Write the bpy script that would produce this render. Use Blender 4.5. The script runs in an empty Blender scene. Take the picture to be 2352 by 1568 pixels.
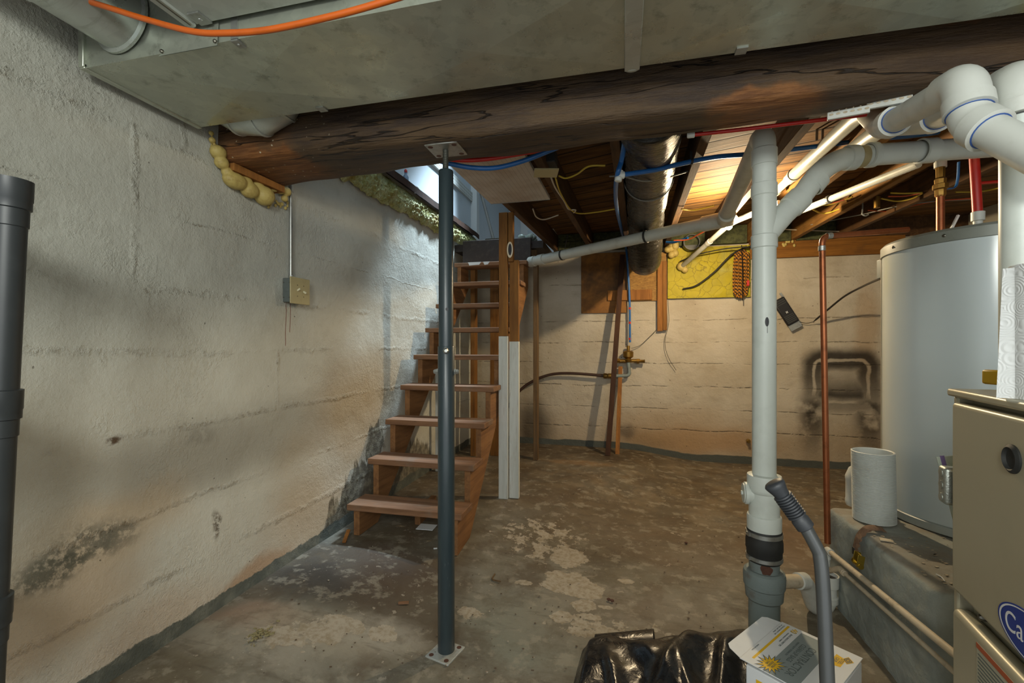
import bpy, math, random
from mathutils import Vector, Matrix, noise as mnoise
random.seed(7)
V = Vector
# ------------------------------------------------------------------ camera
S, C = math.sin(math.radians(13.66)), math.cos(math.radians(13.66))
F, HOR, CX, H = 1045.0, 790.0, 1176.0, 1.2      # focal length and horizon in pixels, eye height
sc = bpy.context.scene
cam = bpy.data.cameras.new('camera'); cam.lens = 36*F/2352; cam.sensor_width = 36
cam.shift_y = (HOR-784)/2352; cam.clip_start = .02
camo = bpy.data.objects.new('camera', cam); sc.collection.objects.link(camo)
camo.location = (0, 0, H); camo.rotation_euler = (math.radians(90), 0, math.radians(13.66))
sc.camera = camo
# ------------------------------------------------------------------ light
sc.view_settings.view_transform = 'Standard'; sc.view_settings.look = 'None'
sc.view_settings.gamma = 1; sc.view_settings.exposure = 0.0
w = bpy.data.worlds.new('world'); sc.world = w; w.use_nodes = True
w.node_tree.nodes['Background'].inputs[0].default_value = (.92, .97, 1, 1)
w.node_tree.nodes['Background'].inputs[1].default_value = 1.4
def lamp(name, kind, loc, power, color, size=.1, size_y=None, aim=None):
    l = bpy.data.lights.new(name, kind); l.energy = power; l.color = color
    if kind == 'AREA':
        l.size = size
        if size_y: l.shape = 'RECTANGLE'; l.size_y = size_y
    else: l.shadow_soft_size = size
    o = bpy.data.objects.new(name, l); sc.collection.objects.link(o); o.location = loc
    if aim is not None: o.rotation_euler = (V(aim)-V(loc)).to_track_quat('-Z', 'Y').to_euler()
    return o
lamp('rear_ceiling_lamp', 'POINT', (-.15, -1.0, 2.0), 104, (.97, 1, .93), .22)
lamp('rear_room_lamp', 'POINT', (1.3, -1.6, 1.9), 74, (.97, 1, .94), .3)
sd = lamp('stairwell_daylight', 'SPOT', (-1.0, 5.0, 4.3), 1150, (.66, .84, 1), .16, aim=(-1.776, 3.98, 1.6)); sd.data.spot_size = math.radians(36); sd.data.spot_blend = .45
lamp('upper_room_daylight', 'AREA', (-1.1, 3.4, 4.5), 20, (.74, .88, 1), 1.2, 1.2, aim=(-1.4, 3.6, 2))

# ------------------------------------------------------------------ helpers
def P(u, v, x=None, y=None, z=None, d=None):
    """the point of the place seen at photo pixel (u, v), on a known plane x=, y=, z= or at a known depth"""
    r = (u-CX)/F; q = (HOR-v)/F
    dr = V((-S+C*r, C+S*r, q))
    t = d if d is not None else x/dr.x if x is not None else y/dr.y if y is not None else (z-H)/dr.z
    return V((dr.x*t, dr.y*t, H+dr.z*t))
def ss(x, a, b):
    t = min(1, max(0, (x-a)/(b-a))); return t*t*(3-2*t)
def fz(x, y):          # the old slab dips away from the left wall
    s0 = -1.7+1.6*ss(y, 1.8, 5.2)
    return -.1*ss(x, s0, s0+1.0)
def zj(y): return 2.17+.037*(max(y, 2.0)-2.0)      # underside of the joists
def nz(p, s=1.0): return mnoise.noise(V(p)*s)

class MB:
    def __init__(s): s.v = []; s.f = []
    def add(s, vs, fs):
        n = len(s.v); s.v += [V(p) for p in vs]; s.f += [[n+i for i in f] for f in fs]; return s
    def box(s, x0, x1, y0, y1, z0, z1):
        return s.obox(((x0+x1)/2, (y0+y1)/2, (z0+z1)/2), ((x1-x0)/2, 0, 0), (0, (y1-y0)/2, 0), (0, 0, (z1-z0)/2))
    def obox(s, c, a, b, e):
        c, a, b, e = V(c), V(a), V(b), V(e)
        vs = [c+i*a+j*b+k*e for k in (-1, 1) for j in (-1, 1) for i in (-1, 1)]
        fs = [(0, 2, 3, 1), (4, 5, 7, 6), (0, 1, 5, 4), (2, 6, 7, 3), (0, 4, 6, 2), (1, 3, 7, 5)]
        if a.cross(b).dot(e) < 0: fs = [f[::-1] for f in fs]
        return s.add(vs, fs)
    def bar(s, p0, p1, w, h, up=(0, 0, 1)):          # rectangular stick from p0 to p1
        p0, p1 = V(p0), V(p1); t = (p1-p0); n = t.normalized(); up = V(up)
        if abs(n.dot(up)) > .98: up = V((0, 1, 0))
        a = n.cross(up).normalized(); b = a.cross(n)
        return s.obox((p0+p1)/2, t/2, a*w/2, b*h/2)
    def tube(s, path, r, n=14, cap=True, squash=None):
        path = [V(p) for p in path]; m = len(path)
        rr = r if isinstance(r, (list, tuple)) else [r]*m
        ts = []
        for i in range(m):
            a = path[max(0, i-1)]; b = path[min(m-1, i+1)]; ts.append((b-a).normalized())
        ref = V((0, 0, 1)) if abs(ts[0].z) < .9 else V((1, 0, 0))
        a = ts[0].cross(ref).normalized(); vs = []; fs = []
        for i in range(m):
            a = (a-ts[i]*a.dot(ts[i])).normalized(); b = ts[i].cross(a)
            for k in range(n):
                q = 2*math.pi*k/n
                vs.append(path[i]+(a*math.cos(q)+b*math.sin(q)*(squash or 1))*rr[i])
        for i in range(m-1):
            for k in range(n):
                k2 = (k+1) % n
                fs.append((i*n+k, i*n+k2, (i+1)*n+k2, (i+1)*n+k))
        if cap:
            fs.append(tuple(range(n))[::-1]); fs.append(tuple((m-1)*n+k for k in range(n)))
        return s.add(vs, fs)
    def lathe(s, base, axis, prof, n=32, cap=True):   # prof: (radius, distance along axis)
        base = V(base); ax = V(axis).normalized()
        ref = V((0, 0, 1)) if abs(ax.z) < .9 else V((1, 0, 0))
        a = ax.cross(ref).normalized(); b = ax.cross(a); vs = []; fs = []
        for r, h in prof:
            for k in range(n):
                q = 2*math.pi*k/n; vs.append(base+ax*h+(a*math.cos(q)+b*math.sin(q))*r)
        for i in range(len(prof)-1):
            for k in range(n):
                k2 = (k+1) % n; fs.append((i*n+k, i*n+k2, (i+1)*n+k2, (i+1)*n+k))
        if cap:
            m = len(prof)-1
            fs.append(tuple(range(n))[::-1]); fs.append(tuple(m*n+k for k in range(n)))
        return s.add(vs, fs)
    def cyl(s, p0, p1, r, n=24): 
        p0, p1 = V(p0), V(p1); return s.lathe(p0, p1-p0, [(r, 0), (r, (p1-p0).length)], n)
    def ball(s, c, r, n=16, m=10):
        c = V(c); r = V(r) if hasattr(r, '__len__') else V((r, r, r)); vs = [c+V((0, 0, -r.z))]; fs = []
        for j in range(1, m):
            t = math.pi*j/m-math.pi/2
            for k in range(n):
                q = 2*math.pi*k/n
                vs.append(c+V((r.x*math.cos(t)*math.cos(q), r.y*math.cos(t)*math.sin(q), r.z*math.sin(t))))
        vs.append(c+V((0, 0, r.z))); top = len(vs)-1
        for k in range(n):
            k2 = (k+1) % n; fs.append((0, 1+k2, 1+k)); fs.append((top, 1+(m-2)*n+k, 1+(m-2)*n+k2))
        for j in range(m-2):
            for k in range(n):
                k2 = (k+1) % n; fs.append((1+j*n+k, 1+j*n+k2, 1+(j+1)*n+k2, 1+(j+1)*n+k))
        return s.add(vs, fs)
    def prism(s, poly, o, ax, ay, ext):               # 2-D outline swept along ext
        o, ax, ay, ext = V(o), V(ax), V(ay), V(ext); n = len(poly)
        vs = [o+ax*p[0]+ay*p[1] for p in poly]; vs += [p+ext for p in vs]
        fs = [tuple(range(n))[::-1], tuple(range(n, 2*n))]
        fs += [(i, (i+1) % n, n+(i+1) % n, n+i) for i in range(n)]
        if ax.cross(ay).dot(ext) < 0: fs = [f[::-1] for f in fs]
        return s.add(vs, fs)
    def grid(s, fn, nu, nv):
        vs = [fn(i/nu, j/nv) for j in range(nv+1) for i in range(nu+1)]
        fs = [(j*(nu+1)+i, j*(nu+1)+i+1, (j+1)*(nu+1)+i+1, (j+1)*(nu+1)+i) for j in range(nv) for i in range(nu)]
        return s.add(vs, fs)
def smooth(pts, k=6):                                  # Catmull-Rom
    pts = [V(p) for p in pts]; q = [pts[0]*2-pts[1]]+pts+[pts[-1]*2-pts[-2]]; out = []
    for i in range(1, len(q)-2):
        a, b, c, d = q[i-1:i+3]
        for j in range(k):
            t = j/k
            out.append(.5*((2*b)+(c-a)*t+(2*a-5*b+4*c-d)*t*t+(3*b-a-3*c+d)*t**3))
    return out+[pts[-1]]
def fillet(pts, R, k=7):                               # straight runs with rounded corners
    pts = [V(p) for p in pts]; out = [pts[0]]
    for i in range(1, len(pts)-1):
        a = (pts[i-1]-pts[i]); b = (pts[i+1]-pts[i]); r = min(R, a.length*.49, b.length*.49)
        p0 = pts[i]+a.normalized()*r; p2 = pts[i]+b.normalized()*r
        for j in range(k+1):
            t = j/k; out.append(p0*(1-t)**2+pts[i]*2*t*(1-t)+p2*t*t)
    return out+[pts[-1]]

COL = sc.collection; ORG = {}
def mk(name, mb, m, org, sharp=35, bevel=0, seg=2):
    me = bpy.data.meshes.new(name); me.from_pydata([p-org for p in mb.v], [], mb.f)
    me.materials.append(m); me.polygons.foreach_set('use_smooth', [True]*len(me.polygons))
    me.set_sharp_from_angle(angle=math.radians(sharp)); me.update()
    o = bpy.data.objects.new(name, me); COL.objects.link(o)
    if bevel:
        b = o.modifiers.new('bevel', 'BEVEL'); b.width = bevel; b.segments = seg; b.limit_method = 'ANGLE'
    return o
def tag(o, label, cat, group=None):
    o['label'] = label; o['category'] = cat
    if group: o['group'] = group
def thing(name, label, cat, loc, group=None):
    o = bpy.data.objects.new(name, None); COL.objects.link(o); o.location = loc; o.empty_display_size = .05
    tag(o, label, cat, group); ORG[o.name] = V(loc); return o
def part(name, mb, m, par, label=None, **k):
    org = ORG[par.name]; o = mk(name, mb, m, org, **k); o.parent = par; ORG[o.name] = org
    if label: o['label'] = label
    return o
def solo(name, mb, m, label, cat, group=None, **k):
    n = len(mb.v); lo = min(p.z for p in mb.v)
    org = V((sum(p.x for p in mb.v)/n, sum(p.y for p in mb.v)/n, lo))
    o = mk(name, mb, m, org, **k); o.location = org; tag(o, label, cat, group); ORG[o.name] = org; return o
def struct(name, mb, m, **k):
    o = mk(name, mb, m, V((0, 0, 0)), **k); o['kind'] = 'structure'; ORG[o.name] = V((0, 0, 0)); return o
def text_mb(txt, size, o, ax, ay, lift=.0006, align='LEFT', sx=1.0, extr=.0002):
    cu = bpy.data.curves.new('t', 'FONT'); cu.body = txt; cu.size = size; cu.align_x = align; cu.extrude = extr
    ob = bpy.data.objects.new('t', cu); COL.objects.link(ob)
    me = bpy.data.meshes.new_from_object(ob.evaluated_get(bpy.context.evaluated_depsgraph_get()))
    bpy.data.objects.remove(ob); bpy.data.curves.remove(cu)
    ax, ay, o = V(ax).normalized(), V(ay).normalized(), V(o); az = ax.cross(ay); mb = MB()
    mb.add([o+ax*p.co.x*sx+ay*p.co.y+az*(p.co.z+lift) for p in me.vertices], [tuple(f.vertices) for f in me.polygons])
    bpy.data.meshes.remove(me); return mb

# ------------------------------------------------------------------ materials
def hx(h):
    def l(c): c /= 255; return c/12.92 if c <= .04045 else ((c+.055)/1.055)**2.4
    return tuple(l(int(h[i:i+2], 16)) for i in (0, 2, 4))+(1,)
class NT:
    def __init__(s, name):
        s.m = bpy.data.materials.new(name); s.m.use_nodes = True; s.t = s.m.node_tree
        s.b = s.t.nodes['Principled BSDF']; s.pos = s.new('ShaderNodeTexCoord').outputs['Object']
    def new(s, t): return s.t.nodes.new(t)
    def put(s, sock, v):
        if isinstance(v, bpy.types.NodeSocket): s.t.links.new(v, sock)
        elif isinstance(v, str): sock.default_value = hx(v)
        else: sock.default_value = v
    def math(s, op, a, b=0.0, clamp=False):
        n = s.new('ShaderNodeMath'); n.operation = op; n.use_clamp = clamp
        s.put(n.inputs[0], a); s.put(n.inputs[1], b); return n.outputs[0]
    def vm(s, op, a, b=(0, 0, 0)):
        n = s.new('ShaderNodeVectorMath'); n.operation = op; s.put(n.inputs[0], a); s.put(n.inputs[1], b)
        return n.outputs['Value'] if op in ('LENGTH', 'DOT_PRODUCT') else n.outputs[0]
    def noise(s, scale, detail=4, rough=.55, vec=None, col=False, dist=0):
        n = s.new('ShaderNodeTexNoise'); s.put(n.inputs['Vector'], vec or s.pos); n.inputs['Scale'].default_value = scale
        n.inputs['Detail'].default_value = detail; n.inputs['Roughness'].default_value = rough; n.inputs['Distortion'].default_value = dist
        return n.outputs['Color' if col else 'Fac']
    def voro(s, scale, vec=None, feat='F1', out='Distance'):
        n = s.new('ShaderNodeTexVoronoi'); n.feature = feat; s.put(n.inputs['Vector'], vec or s.pos)
        n.inputs['Scale'].default_value = scale; return n.outputs[out]
    def wave(s, scale, dist=2, vec=None, dirn='X', kind='BANDS', detail=2):
        n = s.new('ShaderNodeTexWave'); n.wave_type = kind
        if kind == 'BANDS': n.bands_direction = dirn
        s.put(n.inputs['Vector'], vec or s.pos); n.inputs['Scale'].default_value = scale
        n.inputs['Distortion'].default_value = dist; n.inputs['Detail'].default_value = detail; return n.outputs['Fac']
    def ss(s, v, a, b, lo=0.0, hi=1.0, kind='SMOOTHSTEP'):
        n = s.new('ShaderNodeMapRange'); n.interpolation_type = kind
        s.put(n.inputs[0], v)
        for i, q in enumerate((a, b, lo, hi)): n.inputs[i+1].default_value = q
        return n.outputs[0]
    def mix(s, f, a, b, mode='MIX'):
        n = s.new('ShaderNodeMix'); n.data_type = 'RGBA'; n.blend_type = mode
        s.put(n.inputs[0], f); s.put(n.inputs[6], a); s.put(n.inputs[7], b); return n.outputs[2]
    def xyz(s, vec=None):
        n = s.new('ShaderNodeSeparateXYZ'); s.put(n.inputs[0], vec or s.pos); return n.outputs
    def scaled(s, sc_, vec=None): return s.vm('MULTIPLY', vec or s.pos, sc_)
    def warp(s, amp, scale, detail=4):
        c = s.vm('SUBTRACT', s.noise(scale, detail, col=True), (.5, .5, .5)); return s.vm('ADD', s.pos, s.vm('MULTIPLY', c, (amp*2,)*3))
    def blob(s, vec, c, r, soft=.5):         # 1 inside an ellipsoid, ragged through the warped vector
        d = s.vm('LENGTH', s.vm('DIVIDE', s.vm('SUBTRACT', vec, tuple(c)), tuple(r)))
        return s.ss(d, 1.0+soft*.5, 1.0-soft*.5)
    def bump(s, h, strength=.3, dist=.01, prev=None):
        n = s.new('ShaderNodeBump'); n.inputs['Strength'].default_value = strength; n.inputs['Distance'].default_value = dist
        s.put(n.inputs['Height'], h)
        if prev is not None: s.put(n.inputs['Normal'], prev)
        return n.outputs[0]
    def fin(s, col, rough=.6, metal=0.0, normal=None, spec=None, **k):
        s.put(s.b.inputs['Base Color'], col); s.put(s.b.inputs['Roughness'], rough); s.put(s.b.inputs['Metallic'], metal)
        if normal is not None: s.put(s.b.inputs['Normal'], normal)
        if spec is not None: s.put(s.b.inputs['Specular IOR Level'], spec)
        for q, v in k.items(): s.put(s.b.inputs[q.replace('_', ' ')], v)
        return s.m
def plain(name, col, rough=.5, metal=0.0, dirt=None, amt=.35, scale=14, bump=0, spec=None, lo=.45, hi=.75, **k):
    n = NT(name); c = col
    if dirt: c = n.mix(n.ss(n.noise(scale, 5, .65), lo, hi, 0, amt), col, dirt)
    nb = n.bump(n.noise(scale*6, 4), bump, .004) if bump else None
    return n.fin(c, rough, metal, nb, spec, **k)
def wood(name, a, b, axis='x', sc_=1.0, dark=None, rough=.75, dirt='2c241c', amt=.25):
    n = NT(name); k = {'x': (1.2, 14, 14), 'y': (14, 1.2, 14), 'z': (14, 14, 1.2)}[axis]
    v = n.scaled(tuple(q*sc_ for q in k)); g = n.noise(1.6, 6, .6, v, dist=.6)
    c = n.mix(n.ss(g, .3, .7), a, b)
    fine = n.noise(9, 3, .6, v); c = n.mix(n.ss(fine, .55, .75, 0, .45), c, dark or dirt)
    c = n.mix(n.ss(n.noise(5, 4), .5, .8, 0, amt), c, dirt)
    return n.fin(c, rough, 0, n.bump(fine, .25, .004), .3)
M = {}
M['pvc'] = plain('pvc_white', 'c9cbc4', .42, 0, '8d8672', .35, 9)
M['pvc_grey'] = plain('pvc_pale_grey', 'b0b3aa', .42, 0, '877f6c', .4, 8)
M['pvc_stack'] = plain('pvc_stack', 'ccd2cb', .38, 0, '9aa096', .25, 6)
M['pvc_old'] = plain('pvc_stained', 'c2b49b', .6, 0, '7d6a50', .55, 25)
M['blue_ring'] = plain('blue_primer', '36589a', .5)
M['lines'] = plain('ink', '3a3d3c', .6)
M['galv'] = None
def galv(name, base='bcc1b2', rough=.31, dirt='6d6c5c', streak=(3, 3, 3)):
    n = NT(name); sp = n.voro(26, out='Color'); bw = n.vm('DOT_PRODUCT', sp, (.4, .3, .3))
    c = n.mix(n.ss(bw, .2, .8, 0, .22), base, '8e948c')
    c = n.mix(n.ss(n.noise(5, 6, .7, n.scaled(streak)), .52, .72, 0, .45), c, dirt)
    r = n.ss(n.noise(7, 5), .3, .7, rough-.08, rough+.14)
    return n.fin(c, r, .7, n.bump(n.noise(3, 2), .06, .02))
M['galv'] = galv('galvanised'); M['galv_pipe'] = galv('galvanised_pipe', 'c2c8c2', .3, '8a8c82', (1, 6, 1))
M['galv_pan'] = galv('galvanised_pan', 'c4c8c2', .5, '9a9c92')
M['steel'] = plain('zinc_steel', 'a8aaa6', .4, .8, '6f6a60', .5, 30)
M['dark_steel'] = plain('dark_thread', '4a4b44', .5, .6)
n = NT('post_paint')
c = n.mix(n.ss(n.noise(4, 3, .6, n.scaled((8, 8, 1))), .45, .75, 0, .3), '2b363a', '3d4a4c')
c = n.mix(n.ss(n.noise(60, 3, .7, n.scaled((3, 3, .5))), .66, .72, 0, .5), c, '6a726f')
M['post'] = n.fin(c, .33, 0, n.bump(n.noise(80, 3), .08, .002), .5)
M['brass'] = plain('brass', '8a6a30', .4, .8, '4c3c22', .6, 30)
M['gold_zinc'] = plain('yellow_zinc', 'a08a3a', .3, .9, '50441c', .4, 30)
M['copper'] = plain('copper', '9a5c3a', .38, .75, '5a3420', .55, 16)
M['black_poly'] = plain('black_poly', '1d1a18', .45)
M['brown_pipe'] = plain('brown_pipe', '3d2618', .5, .2, '1f140d', .5, 20)
M['blue_pex'] = plain('blue_pex', '1f5d9e', .38, 0, '173a5c', .3, 20)
M['red_pex'] = plain('red_pex', 'b02018', .4, 0, '701812', .3, 20)
M['orange_pex'] = plain('orange_pex', 'c25a16', .4, 0, '8a3e10', .35, 12)
M['white_cable'] = plain('white_cable', 'b5aa98', .55)
M['yellow_cable'] = plain('yellow_cable', 'b39a2c', .5)
M['orange_cable'] = plain('orange_cable', 'b0481e', .5)
M['grey_cable'] = plain('grey_cable', '77756e', .5)
M['black'] = plain('black', '16161a', .5)
M['black_rubber'] = plain('black_rubber', '232423', .62, 0, '3f3f3c', .4, 12)
M['grip'] = plain('grip_rubber', '33363a', .5, 0, '1f2124', .3, 20)
M['gunmetal'] = plain('gunmetal_paint', '4a4c4c', .32, .2, '3c3e3e', .3, 10)
M['stretch_black'] = plain('black_plastic', '2e3234', .42, 0, '45494a', .3, 10)
M['grey_iron'] = plain('grey_painted_iron', '75807e', .6, 0, '5d4634', .55, 11, .3, lo=.5, hi=.72)
M['rust'] = plain('rust', '57382a', .85, 0, '3b241a', .6, 40, .5)
M['beige'] = plain('beige_plate', 'a89b72', .45, 0, '8d8060', .3, 12)
M['box_grey'] = plain('grey_box_paint', '5d6461', .5, .2)
M['white_paint'] = plain('white_room_paint', 'c3cdd2', .55, 0, 'a5b0b6', .3, 2.5)
M['white_trim'] = plain('white_trim', 'd2d6d4', .5)
M['heater'] = plain('heater_enamel', 'c0cacb', .2, 0, 'b8c2c0', .3, 3)
M['heater_cap'] = plain('heater_cap', '83877e', .4, 0, '6a6a5c', .4, 10)
M['cream'] = plain('cream_trim', 'b2a58a', .4)
M['furnace'] = plain('furnace_enamel', 'a9a28a', .38, .2, '99937d', .35, 5, .03)
M['furnace_edge'] = plain('furnace_edge', 'aaa48d', .42, .2)
M['badge'] = plain('badge_blue', '12358c', .35)
M['white_ink'] = plain('white_ink', 'd8dade', .5)
M['paper'] = plain('paper', 'd4d8d8', .8)
M['card'] = plain('white_card', 'd4d6d6', .6, 0, 'bcbfbf', .3, 9)
M['card_grey'] = plain('grey_print', '7d8888', .6)
M['yellow_ink'] = plain('yellow_print', 'dcae16', .6)
M['yellow_plastic'] = plain('yellow_plastic', 'c49a10', .45)
M['grey_ink'] = plain('dark_grey_print', '4e5959', .6)
M['orange_label'] = plain('orange_label', 'a5502a', .6)
M['label_grey'] = plain('label_grey', 'a3a08c', .6)
M['screw'] = plain('screw', '6d6a60', .35, .8)
M['clear_wrap'] = plain('clear_wrap', '9fa89e', .2, 0, '6c8a62', .6, 40)
M['purple_wrap'] = plain('purple_wrap', '6a5a86', .3)
M['green_wrap'] = plain('green_wrap', '5c8a4a', .3)
M['cast_alu'] = plain('cast_aluminium', 'a9ada6', .38, .8, '7d8178', .5, 40, .3)
M['yellow_gas'] = plain('yellow_gas_tube', 'a39425', .5)
M['foil'] = None
n = NT('foil_board'); X = n.xyz()
def gridline(nn, q, step, wdt):
    return nn.ss(nn.math('ABSOLUTE', nn.math('SUBTRACT', nn.math('FRACT', nn.math('DIVIDE', q, step)), .5)), .5-wdt, .5-wdt*.4)
g = n.math('MAXIMUM', gridline(n, X[0], .026, .06), gridline(n, X[1], .026, .06))
c = n.mix(n.ss(n.noise(6, 4), .4, .7, 0, .5), 'c2bcb2', '9a846c')
M['foil'] = n.fin(n.mix(n.math('MULTIPLY', g, .5), c, '5c544a'), .4, .3)
n = NT('spray_foam_green'); a = n.noise(9, 5, .6); v = n.voro(45, n.warp(.03, 20))
c = n.mix(n.ss(a, .35, .65), '9c9a58', 'c2c492'); c = n.mix(n.ss(n.noise(3, 3), .5, .7, 0, .7), c, '93782f')
M['spray_foam'] = n.fin(c, .6, 0, n.bump(v, .9, .02), .3)
M['can_foam'] = plain('can_foam', 'b39f5c', .6, 0, '7a5c22', .5, 16, .3, lo=.5, hi=.7)
n = NT('yellow_foam_board'); v = n.voro(9, n.warp(.06, 6), 'DISTANCE_TO_EDGE'); X = n.xyz()
c = n.mix(n.ss(n.noise(4, 4), .35, .65, 0, .7), 'a99a16', '8f8420')
c = n.mix(n.ss(v, .03, .005, 0, .6), c, '5e5312'); c = n.mix(n.ss(n.noise(2.2, 3), .52, .68, 0, .8), c, 'a8a866')
M['yellow_foam'] = n.fin(c, .6, 0, n.bump(v, .5, .02), .3)
M['green_batt'] = plain('green_insulation', '4c5030', .9, 0, '23281a', .7, 22, .8, lo=.4, hi=.65)
M['stud'] = wood('stud_orange', '8a5d28', '6b451d', 'z')
M['stud_pale'] = wood('stud_grey_brown', '6e5638', '54402a', 'z')
M['white_strip'] = wood('white_painted_wood', 'c4c6c0', 'b4b6ae', 'z', dark='8f7a66', amt=.12, dirt='7a6450')
M['tread'] = wood('tread_wood', '876347', '694b34', 'x', dark='4c382a', dirt='736a5e', amt=.75)
M['stringer'] = wood('stringer_wood', '8a623c', '6f4c2e', 'y', dirt='4a3222', amt=.35)
M['dark_board'] = plain('dark_stained_board', '2a211c', .6, 0, '4a4038', .5, 18, .3)
M['joist'] = wood('joist_wood', '5a3f24', '3f2b18', 'y', dirt='22180f', amt=.5)
M['joist_lit'] = wood('joist_wood_lit', '8a6330', '6a4820', 'y', dirt='3a2814', amt=.4)  # joist wood again, paler: the bulb's light is painted into the colour
M['plank'] = wood('plank_wood', '8a5c22', '6c4416', 'x', amt=.3)
M['strip_brown'] = wood('brown_strip', '452a18', '301c10', 'z', amt=.3)
M['strip_tan'] = wood('tan_strip', '96642e', '7a4e22', 'z', amt=.2)
n = NT('ply'); c = n.mix(n.ss(n.noise(5, 5, .6), .35, .6), '6a4416', '8f5f22')
c = n.mix(n.ss(n.noise(2.3, 4), .42, .62, 0, .85), c, '2e1f0f'); M['ply'] = n.fin(c, .75)
n = NT('osb'); v = n.voro(38, n.scaled((1, 1, 3)), out='Color'); c = n.mix(n.vm('DOT_PRODUCT', v, (.4, .3, .3)), '6e4c20', 'a37c40'); M['osb'] = n.fin(c, .8)
n = NT('hose_white'); M['hose'] = n.fin(n.mix(n.ss(n.noise(8, 4), .5, .75, 0, .4), 'c4c8c4', '99958a'), .5)
M['jug'] = plain('white_jug', 'c8ccc6', .35, 0, 'a8a597', .3, 8)
M['strap'] = plain('dirty_strap', '7a5e48', .8, 0, '2e2119', .7, 60, .5)
M['trap_black'] = plain('black_muck', '15130f', .5)
n = NT('rope'); wv = n.wave(20, 1.0, n.scaled((1, 1, 1)), 'DIAGONAL'); M['rope'] = n.fin(n.mix(n.ss(wv, .35, .6), '2e1c0a', 'b0741c'), .7, 0, n.bump(wv, .8, .01))
n = NT('flex_duct_film'); sw = n.noise(5, 3, .5, n.scaled((2, 9, 9))); rg = n.wave(14, 3, None, 'Y', detail=3)
M['flex'] = n.fin(n.mix(n.ss(sw, .5, .75, 0, .5), '15130f', '2a241d'), n.ss(sw, .3, .7, .16, .34), 0, n.bump(n.noise(12, 4, .6, n.scaled((1.5, 6, 6)), dist=.8), .5, .012), .6)
n = NT('bag_plastic'); M['bag'] = n.fin(n.mix(n.ss(n.noise(7, 4), .5, .7, 0, .3), '101215', '1d2126'), n.ss(n.noise(20, 4), .3, .7, .2, .38), 0, n.bump(n.noise(14, 5, .6, dist=1), .25, .02), .6)
n = NT('bulb_glow'); M['bulb'] = n.fin('ffffff', .3, Emission_Color=(1, .78, .48, 1), Emission_Strength=4000.0)
M['ceramic'] = plain('porcelain', 'cdbfa4', .35)
n = NT('paper_towel'); rg = n.wave(26, .6, None, kind='RINGS'); v = n.voro(22)
M['towel'] = n.fin('dadcdc', .9, 0, n.bump(n.math('SINE', n.math('MULTIPLY', v, 60.0)), .25, .004))
M['mat'] = plain('coir_mat', '4c3f26', .95, 0, '221a10', .8, 90, .6, lo=.4, hi=.6)
M['pegboard'] = None
n = NT('perforated'); q = n.voro(1); X = n.xyz()
fx = n.math('SUBTRACT', n.math('FRACT', n.math('MULTIPLY', X[1], 28.0)), .5); fzz = n.math('SUBTRACT', n.math('FRACT', n.math('MULTIPLY', X[2], 28.0)), .5)
dd = n.math('SQRT', n.math('ADD', n.math('MULTIPLY', fx, fx), n.math('MULTIPLY', fzz, fzz)))
M['pegboard'] = n.fin(n.mix(n.ss(dd, .24, .17), 'c6cac4', '6c7068'), .6)

# painted poured-concrete wall, left
n = NT('left_wall_paint'); wp = n.warp(.05, 7, 5); wp2 = n.warp(.10, 3, 6); X = n.xyz(n.vm('ADD', n.warp(.03, 2.3, 3), n.vm('MULTIPLY', n.vm('SUBTRACT', n.noise(14, 5, .7, col=True), (.5, .5, .5)), (.0, .05, .05))))
def L(u, v): p = P(u, v, x=-1.776); return (-1.776, p.y, p.z)
def ellr(ry, rz): return (9, ry, rz)
c = n.mix(n.ss(n.noise(1.7, 4), .35, .7), 'bdbdb2', 'aaa99e')
c = n.mix(n.ss(n.noise(9, 5, .65), .52, .75, 0, .3), c, '8f8b7d')
c = n.mix(n.math('MULTIPLY', n.ss(X[2], 1.55, .5), .5), c, 'cdcabe')
for (u, v, ry, rz, col, am) in [
    (640, 1000, .65, .17, '7f7b6e', .55), (440, 1060, .40, .13, '8b877b', .45), (850, 880, .55, .26, '8d7650', .6),
    (820, 960, .40, .32, '94794f', .6), (720, 1180, .34, .22, 'a88c66', .55), (690, 1080, .2, .22, 'a58a60', .3),
    (590, 1320, .22, .06, 'a0764a', .65), (560, 1400, .34, .09, 'ac8d72', .45), (260, 1210, .26, .12, 'b0946c', .5),
    (100, 1420, .3, .14, 'a3835a', .5), (60, 1160, .16, .3, '8f8a7b', .6), (350, 1440, .28, .1, 'b2967a', .4),
    (890, 640, .5, .5, '8a8577', .4), (520, 480, .6, .3, 'a7a498', .4), (770, 700, .3, .35, '9a907f', .35)]:
    c = n.mix(n.math('MULTIPLY', n.blob(wp2, L(u, v), ellr(ry, rz), 1.1), am), c, col)
for (u, v, ry, rz, col, am) in [
    (120, 1310, .10, .05, '3f4239', .75), (205, 1250, .12, .07, '4a4c42', .65), (270, 1235, .08, .05, '55564c', .5),
    (268, 1006, .025, .018, '54402c', .95), (500, 1205, .022, .065, '4a3a26', .85),
    (895, 900, .15, .10, '65573e', .5), (460, 1000, .08, .04, '77746a', .4)]:
    b = n.blob(wp, L(u, v), ellr(ry, rz), .9); sp = n.ss(n.noise(34, 5, .7), .36, .56)
    c = n.mix(n.math('MULTIPLY', n.math('MULTIPLY', b, sp), am), c, col)
wp3 = n.vm('ADD', n.warp(.05, 9, 5), n.vm('MULTIPLY', n.vm('SUBTRACT', n.noise(3.2, 2, .5, n.scaled((1, 5, .6)), col=True), (.5, .5, .5)), (0, .04, .30)))
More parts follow.
